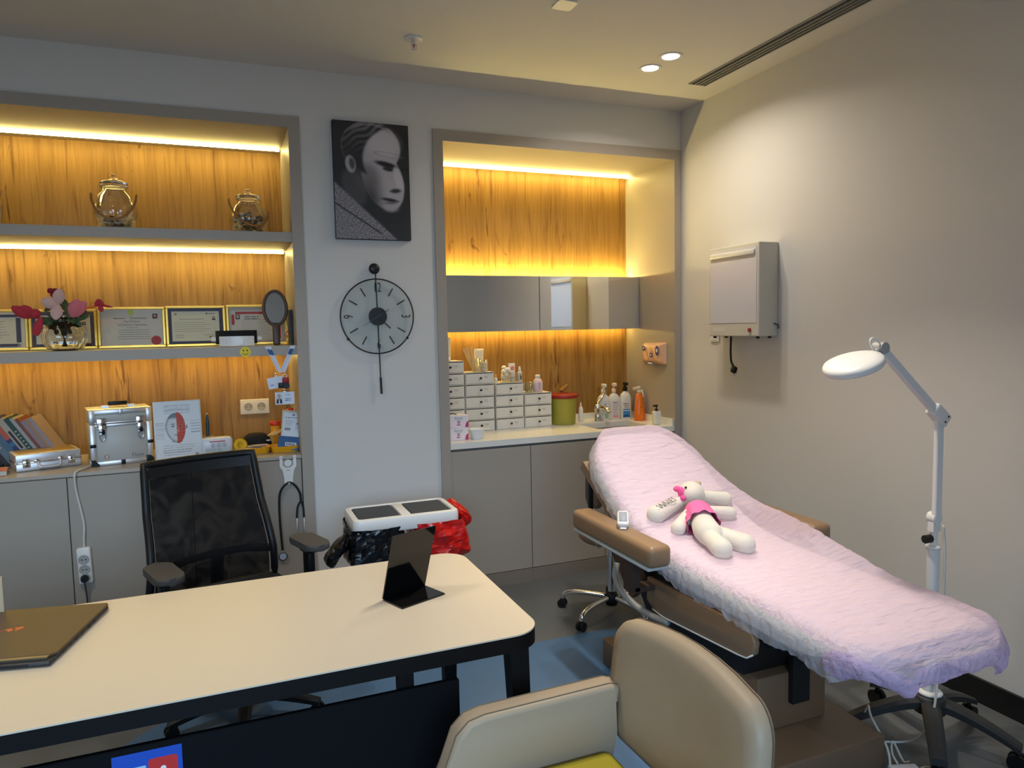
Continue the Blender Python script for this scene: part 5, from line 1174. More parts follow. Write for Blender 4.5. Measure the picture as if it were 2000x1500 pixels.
hk = thing('spatula', 'pale wooden spatula leaning behind the trays', 'spatula', (.235, .30, LZ + .0), rz=0)
build('blade', MB().tube(catmull([(-.06, 0, .062), (-.02, 0, .078), (.02, 0, .09), (.05, 0, .105)], 5), [.006] * 6 + [.009, .013, .016, .016, .015, .014, .013, .012, .010, .006][:10], 8, flat=.35), flat(222, 178, 104), hk)
build('prop', MB().rbox((-.03, .01, 0), (.03, .04, .075), .006, 2), flat(196, 140, 40), hk)
shp = thing('urine_cup', 'yellow specimen container with red screw lid', 'container', (.252, .33, LZ))
build('body', MB().lathe([(.022, 0), (.026, .085), (.026, .13)], 22), mat('amber_plastic', C(226, 150, 30), .3), shp); build('lid', MB().lathe([(.030, .13), (.031, .135), (.031, .148), (.028, .152)], 22), flat(206, 44, 26, .35), shp)
# packs leaning in the right tray
pk = thing('label_pack', 'white labelled medical pack leaning in the right yellow tray', 'medical pack', (.315, .135, LZ + .046), rx=-14, ry=7)
M = frame_m((0, -.009, 0), (1, 0, 0), (0, -1, 0)); m = MB(); m.use(flat(206, 190, 160)).box((-.052, .03, -.012), (.056, .185, -.004), M); m.use(flat(222, 228, 236)).box((-.045, .03, -.004), (.06, .172, 0), M)
m.lines(-.035, .14, .09, 1, .01, .004, .0004, M, flat(110, 120, 140), seed=4); m.lines(-.035, .125, .05, 4, .009, .002, .0004, M, GREYINK, seed=5); m.disc(.01, .158, .006, .006, .0004, M, GREYINK, 10)
for k in range(9): m.rect(-.034 + k * .0036, .07, .0018 if k % 3 else .0026, .016, .0004, M, INK)
m.rect(.028, .105, .02, .01, .0004, M, GREYINK)
build('sleeve', m, None, pk)
bp2 = thing('blue_pack', 'blue medical pack with white label under the white one', 'medical pack', (.30, .125, LZ + .010), rx=-14, ry=9)
M = frame_m((0, -.012, 0), (1, 0, 0), (0, -1, 0)); m = MB(); m.use(flat(40, 90, 140)).box((-.055, .0, -.012), (.055, .075, 0), M); m.rect(-.018, .022, .06, .02, .0005, M, flat(210, 216, 226))
for k in range(12): m.rect(-.012 + k * .004, .025, .0018 if k % 4 else .003, .013, .0008, M, INK)
build('wrap', m, None, bp2)
rb = thing('red_cap_bottle', 'bottle with bright red cap behind the labelled pack', 'bottle', (.335, .30, LZ))
build('body', MB().lathe([(.03, 0), (.032, .01), (.032, .13), (.02, .155), (.018, .165)], 20), flat(220, 210, 200), rb); build('cap', MB().lathe([(.023, .165), (.024, .215), (.021, .224)], 20), flat(210, 30, 20, .3), rb)
nzz = thing('pointed_nozzle', 'pale pointed nozzle bottle at the right end of counter', 'bottle', (.352, .22, LZ)); build('body', MB().lathe([(.009, 0), (.010, .15)], 14), flat(220, 206, 190), nzz); build('nozzle', MB().lathe([(.009, .15), (.008, .17), (.001, .245)], 14), flat(226, 206, 184), nzz)
# wall outlet
ol = thing('wall_outlet', 'cream double socket outlet on the oak back panel', 'socket', (.155, .598, 1.127))
IV = mat('ivory_plastic', C(226, 212, 188), .4); Mo = frame_m((0, 0, 0), (1, 0, 0), (0, -1, 0))
build('plate', MB().rbox((-.083, -.009, -.045), (.083, .0, .045), .003, 1, smooth=False), IV, ol)
for x in (-.037, .037):
    s_ = build('socket', MB().box((x - .03, -.0115, -.031), (x + .03, -.009, .031)), IV, ol)
    build('well', MB().cyl((x, -.0115, 0), (x, -.0122, 0), .020, n=26), mat('socket_shadow', C(186, 172, 148), .6), s_)  # flush disc in darker cream, the recess shade is in its colour
    build('well_rim', MB().tube([(x + .021 * math.cos(R(a)), -.012, .021 * math.sin(R(a))) for a in range(0, 360, 15)], .0022, 6, closed=True), mat('socket_rim', C(150, 138, 118), .5), s_)
    for dx in (-.0095, .0095): build('pin_hole', MB().cyl((x + dx, -.0122, 0), (x + dx, -.0128, 0), .003, n=8), flat(40, 36, 30), s_)
# ------------------------------------------------------------------ hook, stethoscope, power strip
hkk = thing('person_hook', 'white metal hook cut as a figure with raised arms', 'hook', (.289, -.0015, .80))
Mk = frame_m((0, 0, 0), (1, 0, 0), (0, -1, 0))
m = MB(); body = [(-.022, -.055), (-.017, -.055), (-.006, -.035), (.006, -.035), (.017, -.055), (.022, -.055), (.023, -.01), (.030, .03), (.043, .05), (.043, .096), (.027, .096), (.027, .058), (.012, .044), (-.012, .044), (-.027, .058), (-.027, .096), (-.043, .096), (-.043, .05), (-.030, .03), (-.023, -.01)]
m.prism(body, 0, .004, M=Mk); build('figure', m, WHITEP, hkk)
build('head', MB().prism([(.019 * math.cos(2 * PI * i / 24), .068 + .019 * math.sin(2 * PI * i / 24)) for i in range(24)], 0, .004, M=Mk), WHITEP, hkk)
m = MB()
for sx in (-1, 1): m.box((sx * .035 - .008, .002, .088), (sx * .035 + .008, -.008, .102))
build('over_door_clip', MB().box((-.043, -.004, .094), (-.027, .0012, .1085)), WHITEP, hkk); build('over_door_clip', MB().box((.027, -.004, .094), (.043, .0012, .1085)), WHITEP, hkk)
m = MB(); m.rect(-.008, .028, .016, .0025, .0043, Mk, flat(70, 76, 84)); build('mouth_slot', m, None, hkk)
build('peg', MB().tube([(0, -.004, -.040), (0, -.022, -.044), (0, -.026, -.034)], .005, 8), WHITEP, hkk)
st = thing('stethoscope', 'black stethoscope hanging from the white hook', 'stethoscope', (.289, -.02, .76))
RUB = mat('black_rubber', C(18, 19, 24), .45)
loc = lambda P: [(x - .289, y + .02, z - .76) for x, y, z in P]
build('tubing', MB().tube(loc(catmull([(.241, -.012, .395), (.234, -.014, .55), (.236, -.016, .68), (.252, -.02, .735), (.289, -.024, .765), (.322, -.02, .742), (.343, -.016, .70), (.347, -.014, .66)], 8)), .0062, 8), RUB, st)
for dx in (-1, 1): build('ear_tube', MB().tube(loc(catmull([(.347, -.014, .66), (.343 + dx * .014, -.013, .625), (.341 + dx * .018, -.013, .58), (.341 + dx * .018, -.013, .565)], 6)), .0055, 8), RUB, st); build('ear_rod', MB().tube(loc([(.341 + dx * .018, -.013, .567), (.340 + dx * .019, -.013, .50), (.336 + dx * .017, -.013, .44)]), .003, 6), STEEL, st)
cp_ = build('chest_piece', MB().cyl((.241 - .289, .012, .365 - .76), (.241 - .289, -.004, .365 - .76), .022, n=24).cyl((.241 - .289, .004, .395 - .76), (.241 - .289, .004, .385 - .76), .006, n=8), STEEL, st)
build('diaphragm_ring', MB().tube([(.241 - .289 + .021 * math.cos(R(a)), -.004, .365 - .76 + .021 * math.sin(R(a))) for a in range(0, 360, 15)], .0025, 6, closed=True), RUB, cp_)
pst = thing('power_strip', 'white three socket power strip hanging on the cabinet door', 'power strip', (-.686, -.0015, .45), ry=-1.5)
build('body', MB().rbox((-.030, -.036, -.09), (.030, 0, .09), .008, 2), WHITEP, pst)
for z in (.032, -.018, -.062):
    w_ = build('socket', MB().cyl((0, -.0358, z), (0, -.0366, z), .021, n=24).tube([(.022 * math.cos(R(a)), -.0366, z + .022 * math.sin(R(a))) for a in range(0, 360, 15)], .0022, 6, closed=True), mat('socket_recess_shade', C(170, 170, 166), .5), pst)  # flat socket face coloured darker to stand for the shaded recess
    if z > -.05: build('pin_hole', MB().cyl((-.008, -.0366, z), (-.008, -.0372, z), .0034, n=8), flat(30, 30, 30), w_); build('pin_hole', MB().cyl((.008, -.0366, z), (.008, -.0372, z), .0034, n=8), flat(30, 30, 30), w_)
build('cord', MB().tube(catmull([(.004, -.018, .088), (.006, -.018, .13), (.012, -.016, .20), (.004, -.016, .28), (-.008, -.016, .38), (-.006, -.02, .452), (.004, .01, .466), (.022, .06, .466), (.04, .14, .466)], 8), .0055, 8), mat('cable_white', C(206, 204, 198)), pst)
pg = thing('black_plug', 'black plug in the lowest socket of the power strip', 'plug', (-.687, -.039, .388))
build('plug_head', MB().cyl((0, 0.004, 0), (0, -.022, 0), .019, .014, 20), BLACKP, pg); build('cord', MB().tube(catmull([(0, -.018, -.008), (.004, -.012, -.06), (.006, -.004, -.14), (.004, 0, -.3), (.004, .02, -.37)], 6), .004, 6), mat('dark_cord', C(50, 52, 56), .5), pg)
# ================================================================== RIGHT COUNTER
RZ = .9005
DRW = mat('white_drawer_card', C(218, 215, 206), .5); KNB = mat('dark_knob', C(40, 26, 22), .3)
BW, BH, BD = .197, .0765, .19; BY = .395
stacks = [('leftmost', 1.330, 6, .075), ('second', 1.535, 5, .5), ('third', 1.744, 4, .5), ('shortest', 1.950, 3, .55)]
ordn = ['bottom', 'second lowest', 'third lowest', 'fourth lowest', 'fifth lowest', 'top']
sname = ['tallest leftmost', 'five high second', 'four high third', 'three high rightmost']
first = None
for si, (nm, xc, n, kx) in enumerate(stacks):
    for k in range(n):
        o_ = 'top' if k == n - 1 else ordn[k]
        lb = '%s white drawer box of the %s stack on counter' % (o_, sname[si])
        if first is None:
            first = thing('drawer_box', lb, 'drawer box', (xc, BY, RZ + k * (BH + .0012)), group='white drawer boxes on the counter')
            m = MB(); m.box((-BW / 2, .003, 0), (BW / 2, BD, .003)); m.box((-BW / 2, .003, BH - .003), (BW / 2, BD, BH)); m.box((-BW / 2, .003, .003), (-BW / 2 + .003, BD, BH - .003)); m.box((BW / 2 - .003, .003, .003), (BW / 2, BD, BH - .003)); m.box((-BW / 2, BD - .003, .003), (BW / 2, BD, BH - .003))
            build('casing', m, DRW, first)
            df = build('drawer_front', MB().rbox((-BW / 2 + .004, 0, .004), (BW / 2 - .004, .012, BH - .009), .0012, 1, smooth=False), DRW, first)
            build('knob', MB().cyl((.004, 0, BH * .5), (.004, -.009, BH * .5), .0045, n=10).ball((.004, -.012, BH * .5), (.009, .006, .0075), 12, 8), KNB, df)
            M = frame_m((.03, -.0004, BH * .55), (1, 0, 0), (0, -1, 0)); m = MB(); m.lines(0, .004, .03, 2, .007, .0022, 0, M, GREYINK, seed=3); build('handwriting', m, None, df)
        else: clone(first, None, (xc + .0008 * ((k * 7 + si) % 3 - 1), BY + .001 * ((k * 5) % 3), RZ + k * (BH + .0012)), 0.4 * ((k * 3 + si) % 3 - 1), lb)
def ztop(n): return RZ + n * (BH + .0012)
CLEAR = glassy('clear_cup', (.97, .97, .95), .08, .10, .6)
def cream_tube(x, y, z, h, w, label, cm, pr=None, rz=0):
    t = thing('cream_tube', label, 'tube', (x, y, z), rz=rz, group='cream tubes')
    build('cap', MB().lathe([(w * .42, 0), (w * .44, .012), (w * .44, h * .18)], 18), WHITEP, t)
    vs = []; fs = []; N = 20; K = 8
    for k in range(K):
        v = k / (K - 1); z_ = h * .18 + (h * .82) * v; rx = w * (.46 + .06 * v); ry = w * .46 * (1 - v) ** .8 + .002
        for i in range(N): a = 2 * PI * i / N; vs.append((rx * math.cos(a), ry * math.sin(a), z_))
    for k in range(K - 1):
        for i in range(N): fs.append((k * N + i, k * N + (i + 1) % N, (k + 1) * N + (i + 1) % N, (k + 1) * N + i))
    fs += [tuple(range(N))[::-1], tuple(range((K - 1) * N, K * N))]
    b = build('body', MB().add(vs, fs, smooth=True), cm, t)
    if pr:
        M = frame_m((0, -w * .28, h * .62), (1, 0, 0), (0, -1, 0)); m = MB(); pr(m, M); build('print', m, None, b)
def cup(x, y, z, h, r, label, fill=None):
    t = thing('clear_cup', label, 'cup', (x, y, z), group='clear plastic cups')
    build('wall', MB().lathe([(r * .82, .001), (r * .86, .004), (r, h), (r * 1.04, h), (r * 1.04, h + .002)], 24, caps=False), CLEAR, t)
    build('bottom', MB().lathe([(.001, .002), (r * .82, .002)], 20, caps=False), CLEAR, t)
    return t
CREAMW = mat('cream_plastic', C(228, 218, 190), .4)
cream_tube(1.335, .46, ztop(6), .15, .055, 'upside down cream tube on the tallest drawer stack', CREAMW)
bt_ = thing('paper_bag', 'small crumpled white bag on the tallest drawer stack', 'bag', (1.28, .44, ztop(6))); m = MB().rbox((-.045, -.03, 0), (.045, .03, .10), .012, 3); m.v = [(x + .006 * nz(x * 60, z * 50), y + .006 * nz(z * 60, x * 40), z + .004 * nz(x * 50, y * 50)) for x, y, z in m.v]
build('bag', m, flat(232, 224, 206), bt_); build('fold', MB().rbox((-.045, -.008, .094), (.045, .008, .115), .003, 1), flat(236, 230, 214), bt_)
# second stack: cups with spatulas, tube
cup(1.520, .43, ztop(5), .085, .032, 'clear cup of wooden spatulas on the second drawer stack')
for k, (dx, tilt) in enumerate(((-.012, -24), (-.006, -17), (.002, -9))):
    o = MB().prism(rrect(.016, .165, .0078, 5, 0, .0825), -.001, .001, M=Matrix(((1, 0, 0, 0), (0, 0, -1, 0), (0, 1, 0, 0), (0, 0, 0, 1))))
    single('wooden_spatula', o, flat(226, 186, 112), ['leftmost wooden spatula standing in the clear cup', 'middle wooden spatula standing in the clear cup', 'rightmost wooden spatula standing in the clear cup'][k], 'spatula', (1.520 + dx, .43 + .006 * k, ztop(5) + .004), group='wooden spatulas in the cup', ry=tilt)
cup(1.583, .45, ztop(5), .075, .034, 'clear cup with pads beside the spatula cup')
o = MB(); 
for k in range(6): o.lathe([(.001, k * .01), (.026, k * .01), (.027, k * .01 + .004), (.026, k * .01 + .008), (.001, k * .01 + .008)], 18, caps=False)
single('cotton_pads', o, flat(238, 230, 210), 'stack of white cotton pads inside the clear cup', 'pads', (1.583, .45, ztop(5) + .004))
cream_tube(1.572, .51, ztop(5), .150, .066, 'wide cream tube behind the cups on the second stack', CREAMW)
# third stack
sb_ = thing('small_dropper', 'tiny white dropper bottle at the left of the third stack', 'bottle', (1.668, .45, ztop(4))); build('body', MB().lathe([(.010, 0), (.011, .025), (.006, .034)], 14), WHITEP, sb_); build('tip', MB().lathe([(.005, .034), (.003, .05), (.001, .056)], 12), flat(232, 180, 150), sb_)
cup(1.733, .44, ztop(4), .065, .034, 'clear cup of cotton balls on the third drawer stack')
rd = random.Random(5)
for k in range(7):
    a = k * 2.4; single('cotton_ball', MB().ball((0, 0, 0), (.017, .016, .015), 10, 7), flat(240, 236, 222), 'white cotton ball heaped in the clear cup', 'cotton ball', (1.733 + .016 * math.cos(a) * (k > 0), .44 + .016 * math.sin(a) * (k > 0), ztop(4) + .022 + .0125 * k), group='cotton balls in the cup')
cup(1.792, .45, ztop(4), .062, .027, 'clear cup holding the tube with red mark')
def red_mark(m, M): m.disc(0, .012, .012, .012, .0006, M, flat(220, 80, 50)); m.disc(0, .012, .005, .005, .001, M, flat(240, 200, 180))
cream_tube(1.790, .47, ztop(4) + .004, .120, .046, 'white tube with round red mark on third stack', flat(236, 222, 214), red_mark)
spb = thing('spray_vial', 'slim clear spray vial on the third drawer stack', 'bottle', (1.838, .445, ztop(4))); build('body', MB().lathe([(.016, 0), (.017, .006), (.017, .062), (.009, .07)], 18), flat(206, 204, 190, .2), spb); build('nozzle', MB().lathe([(.009, .07), (.009, .084), (.006, .088), (.006, .102)], 14), WHITEP, spb)
M = frame_m((0, -.0175, .034), (1, 0, 0), (0, -1, 0)); m = MB(); m.rect(-.009, -.024, .018, .046, 0, M, flat(170, 172, 160)); m.rect(-.004, -.018, .010, .024, .0004, M, flat(70, 74, 70)); build('label_print', m, None, spb)
# fourth stack
cup(1.900, .44, ztop(3), .07, .034, 'clear cup of swabs on the shortest drawer stack')
for k in range(8): a = k * .785; single('swab_stick', MB().cyl((0, 0, 0), (.006 * math.cos(a), .006 * math.sin(a), .066), .0045, n=7), flat(*[(96, 130, 110), (120, 150, 160), (150, 150, 96)][k % 3]), 'green and grey swab stick standing in the clear cup', 'swab', (1.900 + .019 * math.cos(a), .44 + .019 * math.sin(a), ztop(3) + .004), group='swab sticks in the cup')
lo = thing('lotion_bottle', 'small pale pink lotion bottle on the shortest stack', 'bottle', (1.972, .45, ztop(3))); build('body', MB().lathe([(.031, 0), (.033, .008), (.033, .07), (.022, .09), (.014, .094)], 22), flat(228, 204, 206, .3), lo); build('cap', MB().lathe([(.016, .094), (.017, .112), (.014, .118)], 18), WHITEP, lo)
M = frame_m((0, -.0338, .042), (1, 0, 0), (0, -1, 0)); m = MB(); m.rect(-.014, -.028, .028, .054, 0, M, flat(214, 190, 204)); m.lines(-.011, .016, .022, 5, .009, .003, .0004, M, flat(176, 130, 160), seed=2); build('label_print', m, None, lo)
# glove boxes and bowl
PINKB = flat(236, 226, 232)
for k in range(2):
    t = thing('glove_box', ['lower pink and white medical box beside the white bowl', 'upper pink and white medical box with black strap'][k], 'box', (1.288 + .004 * k, .10 + .003 * k, RZ + k * .0755), rz=2 * k, group='medical boxes on the counter')
    build('carton', MB().rbox((-.063, 0, 0), (.063, .11, .075), .0015, 1, smooth=False), PINKB, t)
    M = frame_m((0, -.0003, .0375), (1, 0, 0), (0, -1, 0)); m = MB(); PK = flat(190, 60, 120); m.text('Beauty', .0, .022, .020, 0, M, flat(70, 140, 160)); m.rect(-.022, .008, .044, .004, 0, M, flat(160, 200, 210)); m.disc(.0, -.004, .009, .009, 0, M, PK, 16); m.disc(0, -.004, .004, .004, .0004, M, PINKB, 12); m.lines(-.013, -.023, .028, 1, .01, .006, 0, M, PK, seed=3)
    m.disc(.063, -.0365, .024, .034, 0, M, PK, 14, 90, 180) if False else m.poly([(.063, -.0365), (.063, .002), (.052, -.004), (.044, -.018), (.041, -.0365)], 0, M, PK); build('print', m, None, t)
    if k: build('flap', MB().box((-.063, .02, .0755), (.0, .10, .0775)), PINKB, t); build('black_strap', MB().tube(catmull([(-.063, .03, .079), (-.03, .03, .085), (.0, .035, .078)], 5), .004, 6, flat=.4), BLACKP, t)
bw = thing('white_bowl', 'small white plastic measuring bowl with handle on counter', 'bowl', (1.412, .115, RZ)); build('bowl', MB().lathe([(.034, 0), (.038, .004), (.048, .05), (.052, .058), (.054, .060), (.050, .060), (.044, .05), (.034, .008), (.001, .006)], 30, caps=False), mat('bowl_white', C(226, 230, 236), .3), bw)
build('handle', MB().rbox((.048, -.010, .053), (.085, .010, .059), .003, 1), mat('bowl_white', C(226, 230, 236)), bw)
# sharps bin
sh_ = thing('sharps_bin', 'olive green sharps bin with dark red lid on the counter', 'sharps bin', (2.162, .455, RZ)); build('body', MB().lathe([(.083, 0), (.086, .004), (.095, .178), (.097, .182), (.097, .186)], 36), mat('olive_green', C(164, 160, 62), .4), sh_)
ld = build('lid', MB().lathe([(.101, .182), (.104, .186), (.104, .202), (.100, .208), (.085, .212), (.001, .214)], 36), mat('dark_red_lid', C(150, 32, 26), .4), sh_); build('tab', MB().rbox((.10, -.01, .188), (.128, .01, .198), .003, 1), mat('dark_red_lid', C(150, 32, 26)), ld)
build('flap', MB().prism(rrect(.075, .06, .02, 5), 0, .014, M=T(.0, .02, .222, ry=-38) @ T(.035, 0, 0), bevel=.004), mat('brown_flap', C(132, 100, 52), .5), ld)
sw = thing('slim_bottle', 'slim white bottle standing right of the sharps bin', 'bottle', (2.325, .50, RZ)); build('body', MB().lathe([(.015, 0), (.017, .006), (.016, .09), (.009, .105)], 16), WHITEP, sw); build('nozzle', MB().lathe([(.008, .105), (.006, .118), (.002, .138)], 12), WHITEP, sw)
# faucet
fa = thing('faucet', 'chrome basin tap with long lever beside the soap bottles', 'faucet', (2.435, .455, RZ)); build('body', MB().lathe([(.027, 0), (.028, .006), (.022, .012), (.021, .075), (.026, .085), (.028, .11), (.02, .122), (.001, .126)], 24), CHROME, fa)
build('spout', MB().tube(catmull([(.0, 0, .09), (.02, -.05, .10), (.028, -.09, .09), (.03, -.115, .072)], 6), .014, 12), CHROME, fa)
build('lever', MB().tube(catmull([(0, 0, .12), (.02, .01, .14), (.055, .02, .175), (.07, .025, .205), (.068, .025, .235)], 6), [.012] * 5 + [.011] * 10 + [.010] * 9 + [.008], 10, flat=.7), CHROME, fa)
def pump_bottle(x, y, w, d, h, label, bm, pm, pr, rz=0, ph=.07):
    t = thing('pump_bottle', label, 'bottle', (x, y, RZ), rz=rz, group='soap and lotion bottles by the tap')
    vs = []; fs = []; N = 28; prof = [(.92, 0), (1, .02), (1, .66), (.97, .74), (.84, .83), (.62, .92), (.36, .97), (.30, 1.0)]; hh = h
    for f, v in prof:
        for i in range(N): a = 2 * PI * i / N; c, s_ = math.cos(a), math.sin(a); q = (abs(c) ** 3.2 + abs(s_) ** 3.2) ** (-1 / 3.2) if f > .6 else 1; vs.append((w / 2 * f * c * q, d / 2 * min(1, f * 1.05) * s_ * q, hh * v))
    for k in range(len(prof) - 1):
        for i in range(N): fs.append((k * N + i, k * N + (i + 1) % N, (k + 1) * N + (i + 1) % N, (k + 1) * N + i))
    fs += [tuple(range(N))[::-1], tuple(range((len(prof) - 1) * N, len(prof) * N))]
    sharp(build('body', MB().add(vs, fs, smooth=True), bm, t), 50)
    p = build('pump_collar', MB().lathe([(.0165, h), (.0165, h + .026), (.010, h + .032), (.007, h + .034), (.007, h + ph * .68)], 18), pm, t)
    build('pump_head', MB().rbox((-.012, -.034, h + ph * .66), (.012, .014, h + ph), .004, 2), pm, p)
    M = frame_m((0, -d / 2 - .0006, h * .36), (1, 0, 0), (0, -1, 0)); m = MB(); pr(m, M); build('label_print', m, None, t)
def l1(m, M): m.disc(0, .045, .010, .012, 0, M, flat(150, 160, 150), 3); m.lines(-.024, .028, .048, 1, .01, .002, 0, M, GREYINK, seed=1); m.rect(-.02, .006, .04, .014, 0, M, flat(196, 202, 196)); m.lines(-.024, -.004, .048, 3, .012, .002, 0, M, GREYINK, seed=2); m.rect(-.002, -.056, .028, .036, 0, M, flat(150, 180, 150)); m.lines(-.028, -.06, .02, 1, .01, .003, 0, M, GREYINK, seed=3)
def l2(m, M): m.lines(-.020, .048, .044, 1, .01, .006, 0, M, flat(120, 84, 160), seed=1); m.lines(-.020, .036, .044, 9, .0095, .0035, 0, M, flat(160, 136, 190), seed=2); m.rect(-.020, -.058, .042, .016, 0, M, flat(226, 150, 160))
def l3(m, M): m.lines(-.026, .034, .052, 1, .01, .005, 0, M, INK, seed=1); m.lines(-.018, .022, .036, 3, .009, .003, 0, M, INK, seed=2); m.rect(-.028, -.062, .054, .06, 0, M, flat(60, 140, 190)); m.poly([(-.028, -.062), (.026, -.062), (.026, -.05), (0, -.04), (-.028, -.046)], .0004, M, flat(24, 90, 150)); m.rect(-.028, -.016, .054, .006, .0004, M, flat(206, 226, 232))
PW = mat('bottle_white', C(226, 224, 214), .3)
pump_bottle(2.508, .50, .094, .06, .190, 'white soap bottle with green label behind the tap', PW, PW, l1, -4)
pump_bottle(2.605, .52, .090, .06, .190, 'white bottle with purple print and pale pink pump', PW, flat(232, 206, 190), l2, -6)
pump_bottle(2.690, .505, .088, .06, .200, 'white bottle with blue label and black pump', PW, BLACKP, l3, -8, .062)
os_ = thing('orange_spray', 'orange trigger spray bottle in front of the side panel', 'spray bottle', (2.712, .345, RZ)); OR = mat('orange_plastic', C(232, 116, 20), .3)
build('body', MB().lathe([(.040, 0), (.043, .006), (.040, .06), (.034, .12), (.026, .175), (.021, .19), (.016, .195)], 26, sx=1.0, sy=.8), OR, os_)
tr_ = build('trigger_head', MB().lathe([(.016, .195), (.017, .212), (.012, .216)], 16).rbox((-.014, -.045, .216), (.014, .028, .24), .006, 2, M=T(rx=-12)), mat('frosted_plastic', C(214, 206, 188), .35), os_)
build('trigger', MB().tube(catmull([(0, -.03, .222), (0, -.044, .195), (0, -.046, .17)], 5), .005, 8), mat('frosted_plastic', C(214, 206, 188)), tr_)
M = frame_m((0, -.031, .095), (1, 0, 0), (0, -1, 0)); m = MB(); m.lines(-.012, .0, .022, 1, .01, .003, -.002, M, flat(140, 70, 20), seed=1); build('label_print', m, None, os_)
sp2 = thing('small_dispenser', 'small white soap dispenser with black pump at the corner', 'dispenser', (2.695, .105, RZ)); build('body', MB().rbox((-.026, -.02, 0), (.026, .02, .092), .007, 2), PW, sp2)
pp = build('pump_collar', MB().lathe([(.011, .092), (.011, .106), (.005, .108), (.005, .124)], 14), BLACKP, sp2); build('pump_head', MB().rbox((-.028, -.007, .122), (.010, .007, .134), .003, 1), BLACKP, pp)
# paper towel pack on the niche side
tw = thing('paper_towel_pack', 'orange printed paper towel pack hung on the niche side', 'paper towels', (2.7605, .215, 1.378))
Mt = frame_m((0, 0, 0), (0, -1, 0), (-1, 0, 0)); SK = mat('towel_wrap', C(222, 176, 140), .4, var=.12, vscale=25)
m = MB()
def tw_fn(u, v):
    x = (u - .5) * .27; y = (v - .5) * .155; e = max(abs(u - .5), abs(v - .5)) * 2; z = .042 * (1 - e ** 6) + .006 * math.sin(u * 26 + v * 6) * (1 - e); 
    return (x - .010 * (1 - v) * (1 - u), y + .012 * (1 - u) * (.5 - v), z)
m.grid(30, 20, tw_fn, Mt); build('wrap', m, SK, tw); DB = flat(30, 56, 130); WT = flat(214, 220, 236)
m = MB()
for x, y, rx_, ry_ in ((-.080, .036, .016, .018), (.01, -.010, .018, .016), (.085, .022, .020, .034)):
    m.disc(x, y, rx_, ry_, .0455, Mt, DB, 24); m.disc(x, y, rx_ * .55, ry_ * .4, .0462, Mt, WT, 14)
m.disc(-.0, -.066, .042, .012, .044, Mt, flat(60, 70, 110), 24); m.disc(0, -.066, .034, .006, .0448, Mt, WT, 20); build('print', m, None, tw)
# ================================================================== PORTRAIT (generic black and white print)
po = thing('portrait_canvas', 'black and white canvas portrait of a man looking down', 'picture', (.793, 0, 2.384))
build('canvas_frame', MB().rbox((-.207, -.031, -.314), (.207, -.0005, .314), .003, 1, smooth=False), mat('canvas_edge', C(34, 32, 36), .7), po)
def portrait(u, v):
    u = (u - .54) / 1.13 + .5; v = (v - .53) / 1.08 + .5
    g = .13 + .03 * nz(u * 3, v * 3, 1) + .05 * smooth01((.5 - v) * 2) * smooth01((u - .6) * 3)
    def soft(d, w=.02): return smooth01(.5 - d / w)
    def ell(cx, cy, rx, ry, rot=0):
        c, s_ = math.cos(R(rot)), math.sin(R(rot)); x, y = u - cx, (v - cy) * 1.52; X = (x * c + y * s_) / rx; Y = (-x * s_ + y * c) / ry; return (math.sqrt(X * X + Y * Y) - 1) * min(rx, ry)
    def mixg(val, a):
        nonlocal g; g += (val - g) * max(0, min(1, a))
    # neck and head
    mixg(.24, soft(ell(.25, .42, .12, .22, 24), .06)); skull = ell(.46, .74, .345, .315, -6); jaw = ell(.585, .50, .235, .40, 18)
    head = min(skull, jaw); mixg(.60, soft(head, .025))
    mixg(.68, soft(ell(.60, .78, .20, .17, -10), .14) * .7)
    # shaded cheek and jaw
    mixg(.16, soft(head, .03) * smooth01((.66 - u) / .26) * smooth01((.56 - v) / .24)); mixg(.30, soft(ell(.40, .50, .14, .16, 10), .14) * .6)
    # combed hair over the back of the skull
    hair = max(skull - .004, -ell(.70, .66, .34, .37, -18)); st_ = .5 + .5 * math.sin((v * 2.6 - u * .9 + .12 * nz(u * 5, v * 5)) * 46); mixg(.14 + .24 * st_ * smooth01((v - .62) / .3), soft(hair, .05))
    mixg(.50, soft(abs(skull + .035) - .014, .03) * smooth01((v - .84) / .06) * .8)
    # ear
    mixg(.56, soft(ell(.215, .60, .060, .105, 8), .02)); mixg(.25, soft(ell(.232, .605, .030, .068, 8), .025))
    # tweed coat and collar in the lower left corner
    coat = v - (.47 - .62 * u); tw = .42 + .34 * nz(u * 80, v * 120, 3); mixg(tw, soft(coat, .03) * smooth01((.84 - u) / .06)); mixg(.10, soft(abs(v - (.30 - .44 * u)) - .006, .012) * (u < .55))
    # brow, eye, nose, lips, chin
    mixg(.08, soft(ell(.635, .612, .125, .030, -12), .03)); mixg(.14, soft(ell(.655, .578, .062, .026, -8), .025)); mixg(.08, soft(ell(.855, .585, .05, .024, 10), .025))
    mixg(.66, soft(ell(.775, .50, .050, .155, 14), .025)); mixg(.16, soft(ell(.735, .405, .060, .024, 6), .03)); mixg(.12, soft(ell(.665, .330, .095, .020, -8), .022)); mixg(.55, soft(ell(.675, .262, .085, .045, 0), .05) * .85); mixg(.28, soft(ell(.67, .305, .07, .014, 0), .02) * .7)
    mixg(.40, soft(abs(ell(.66, .69, .16, .03, -8)) - .003, .012) * .5)
    g += .02 * nz(u * 120, v * 160, 9); g = max(.05, min(.85, g * 1.22 - .02)); return (g * 1.0, g * .97, g * 1.0)
vpicture('print', .412, .624, 110, 166, portrait, po, frame_m((0, -.0316, 0), (1, 0, 0), (0, -1, 0)), rough=.5, mname='portrait_print')

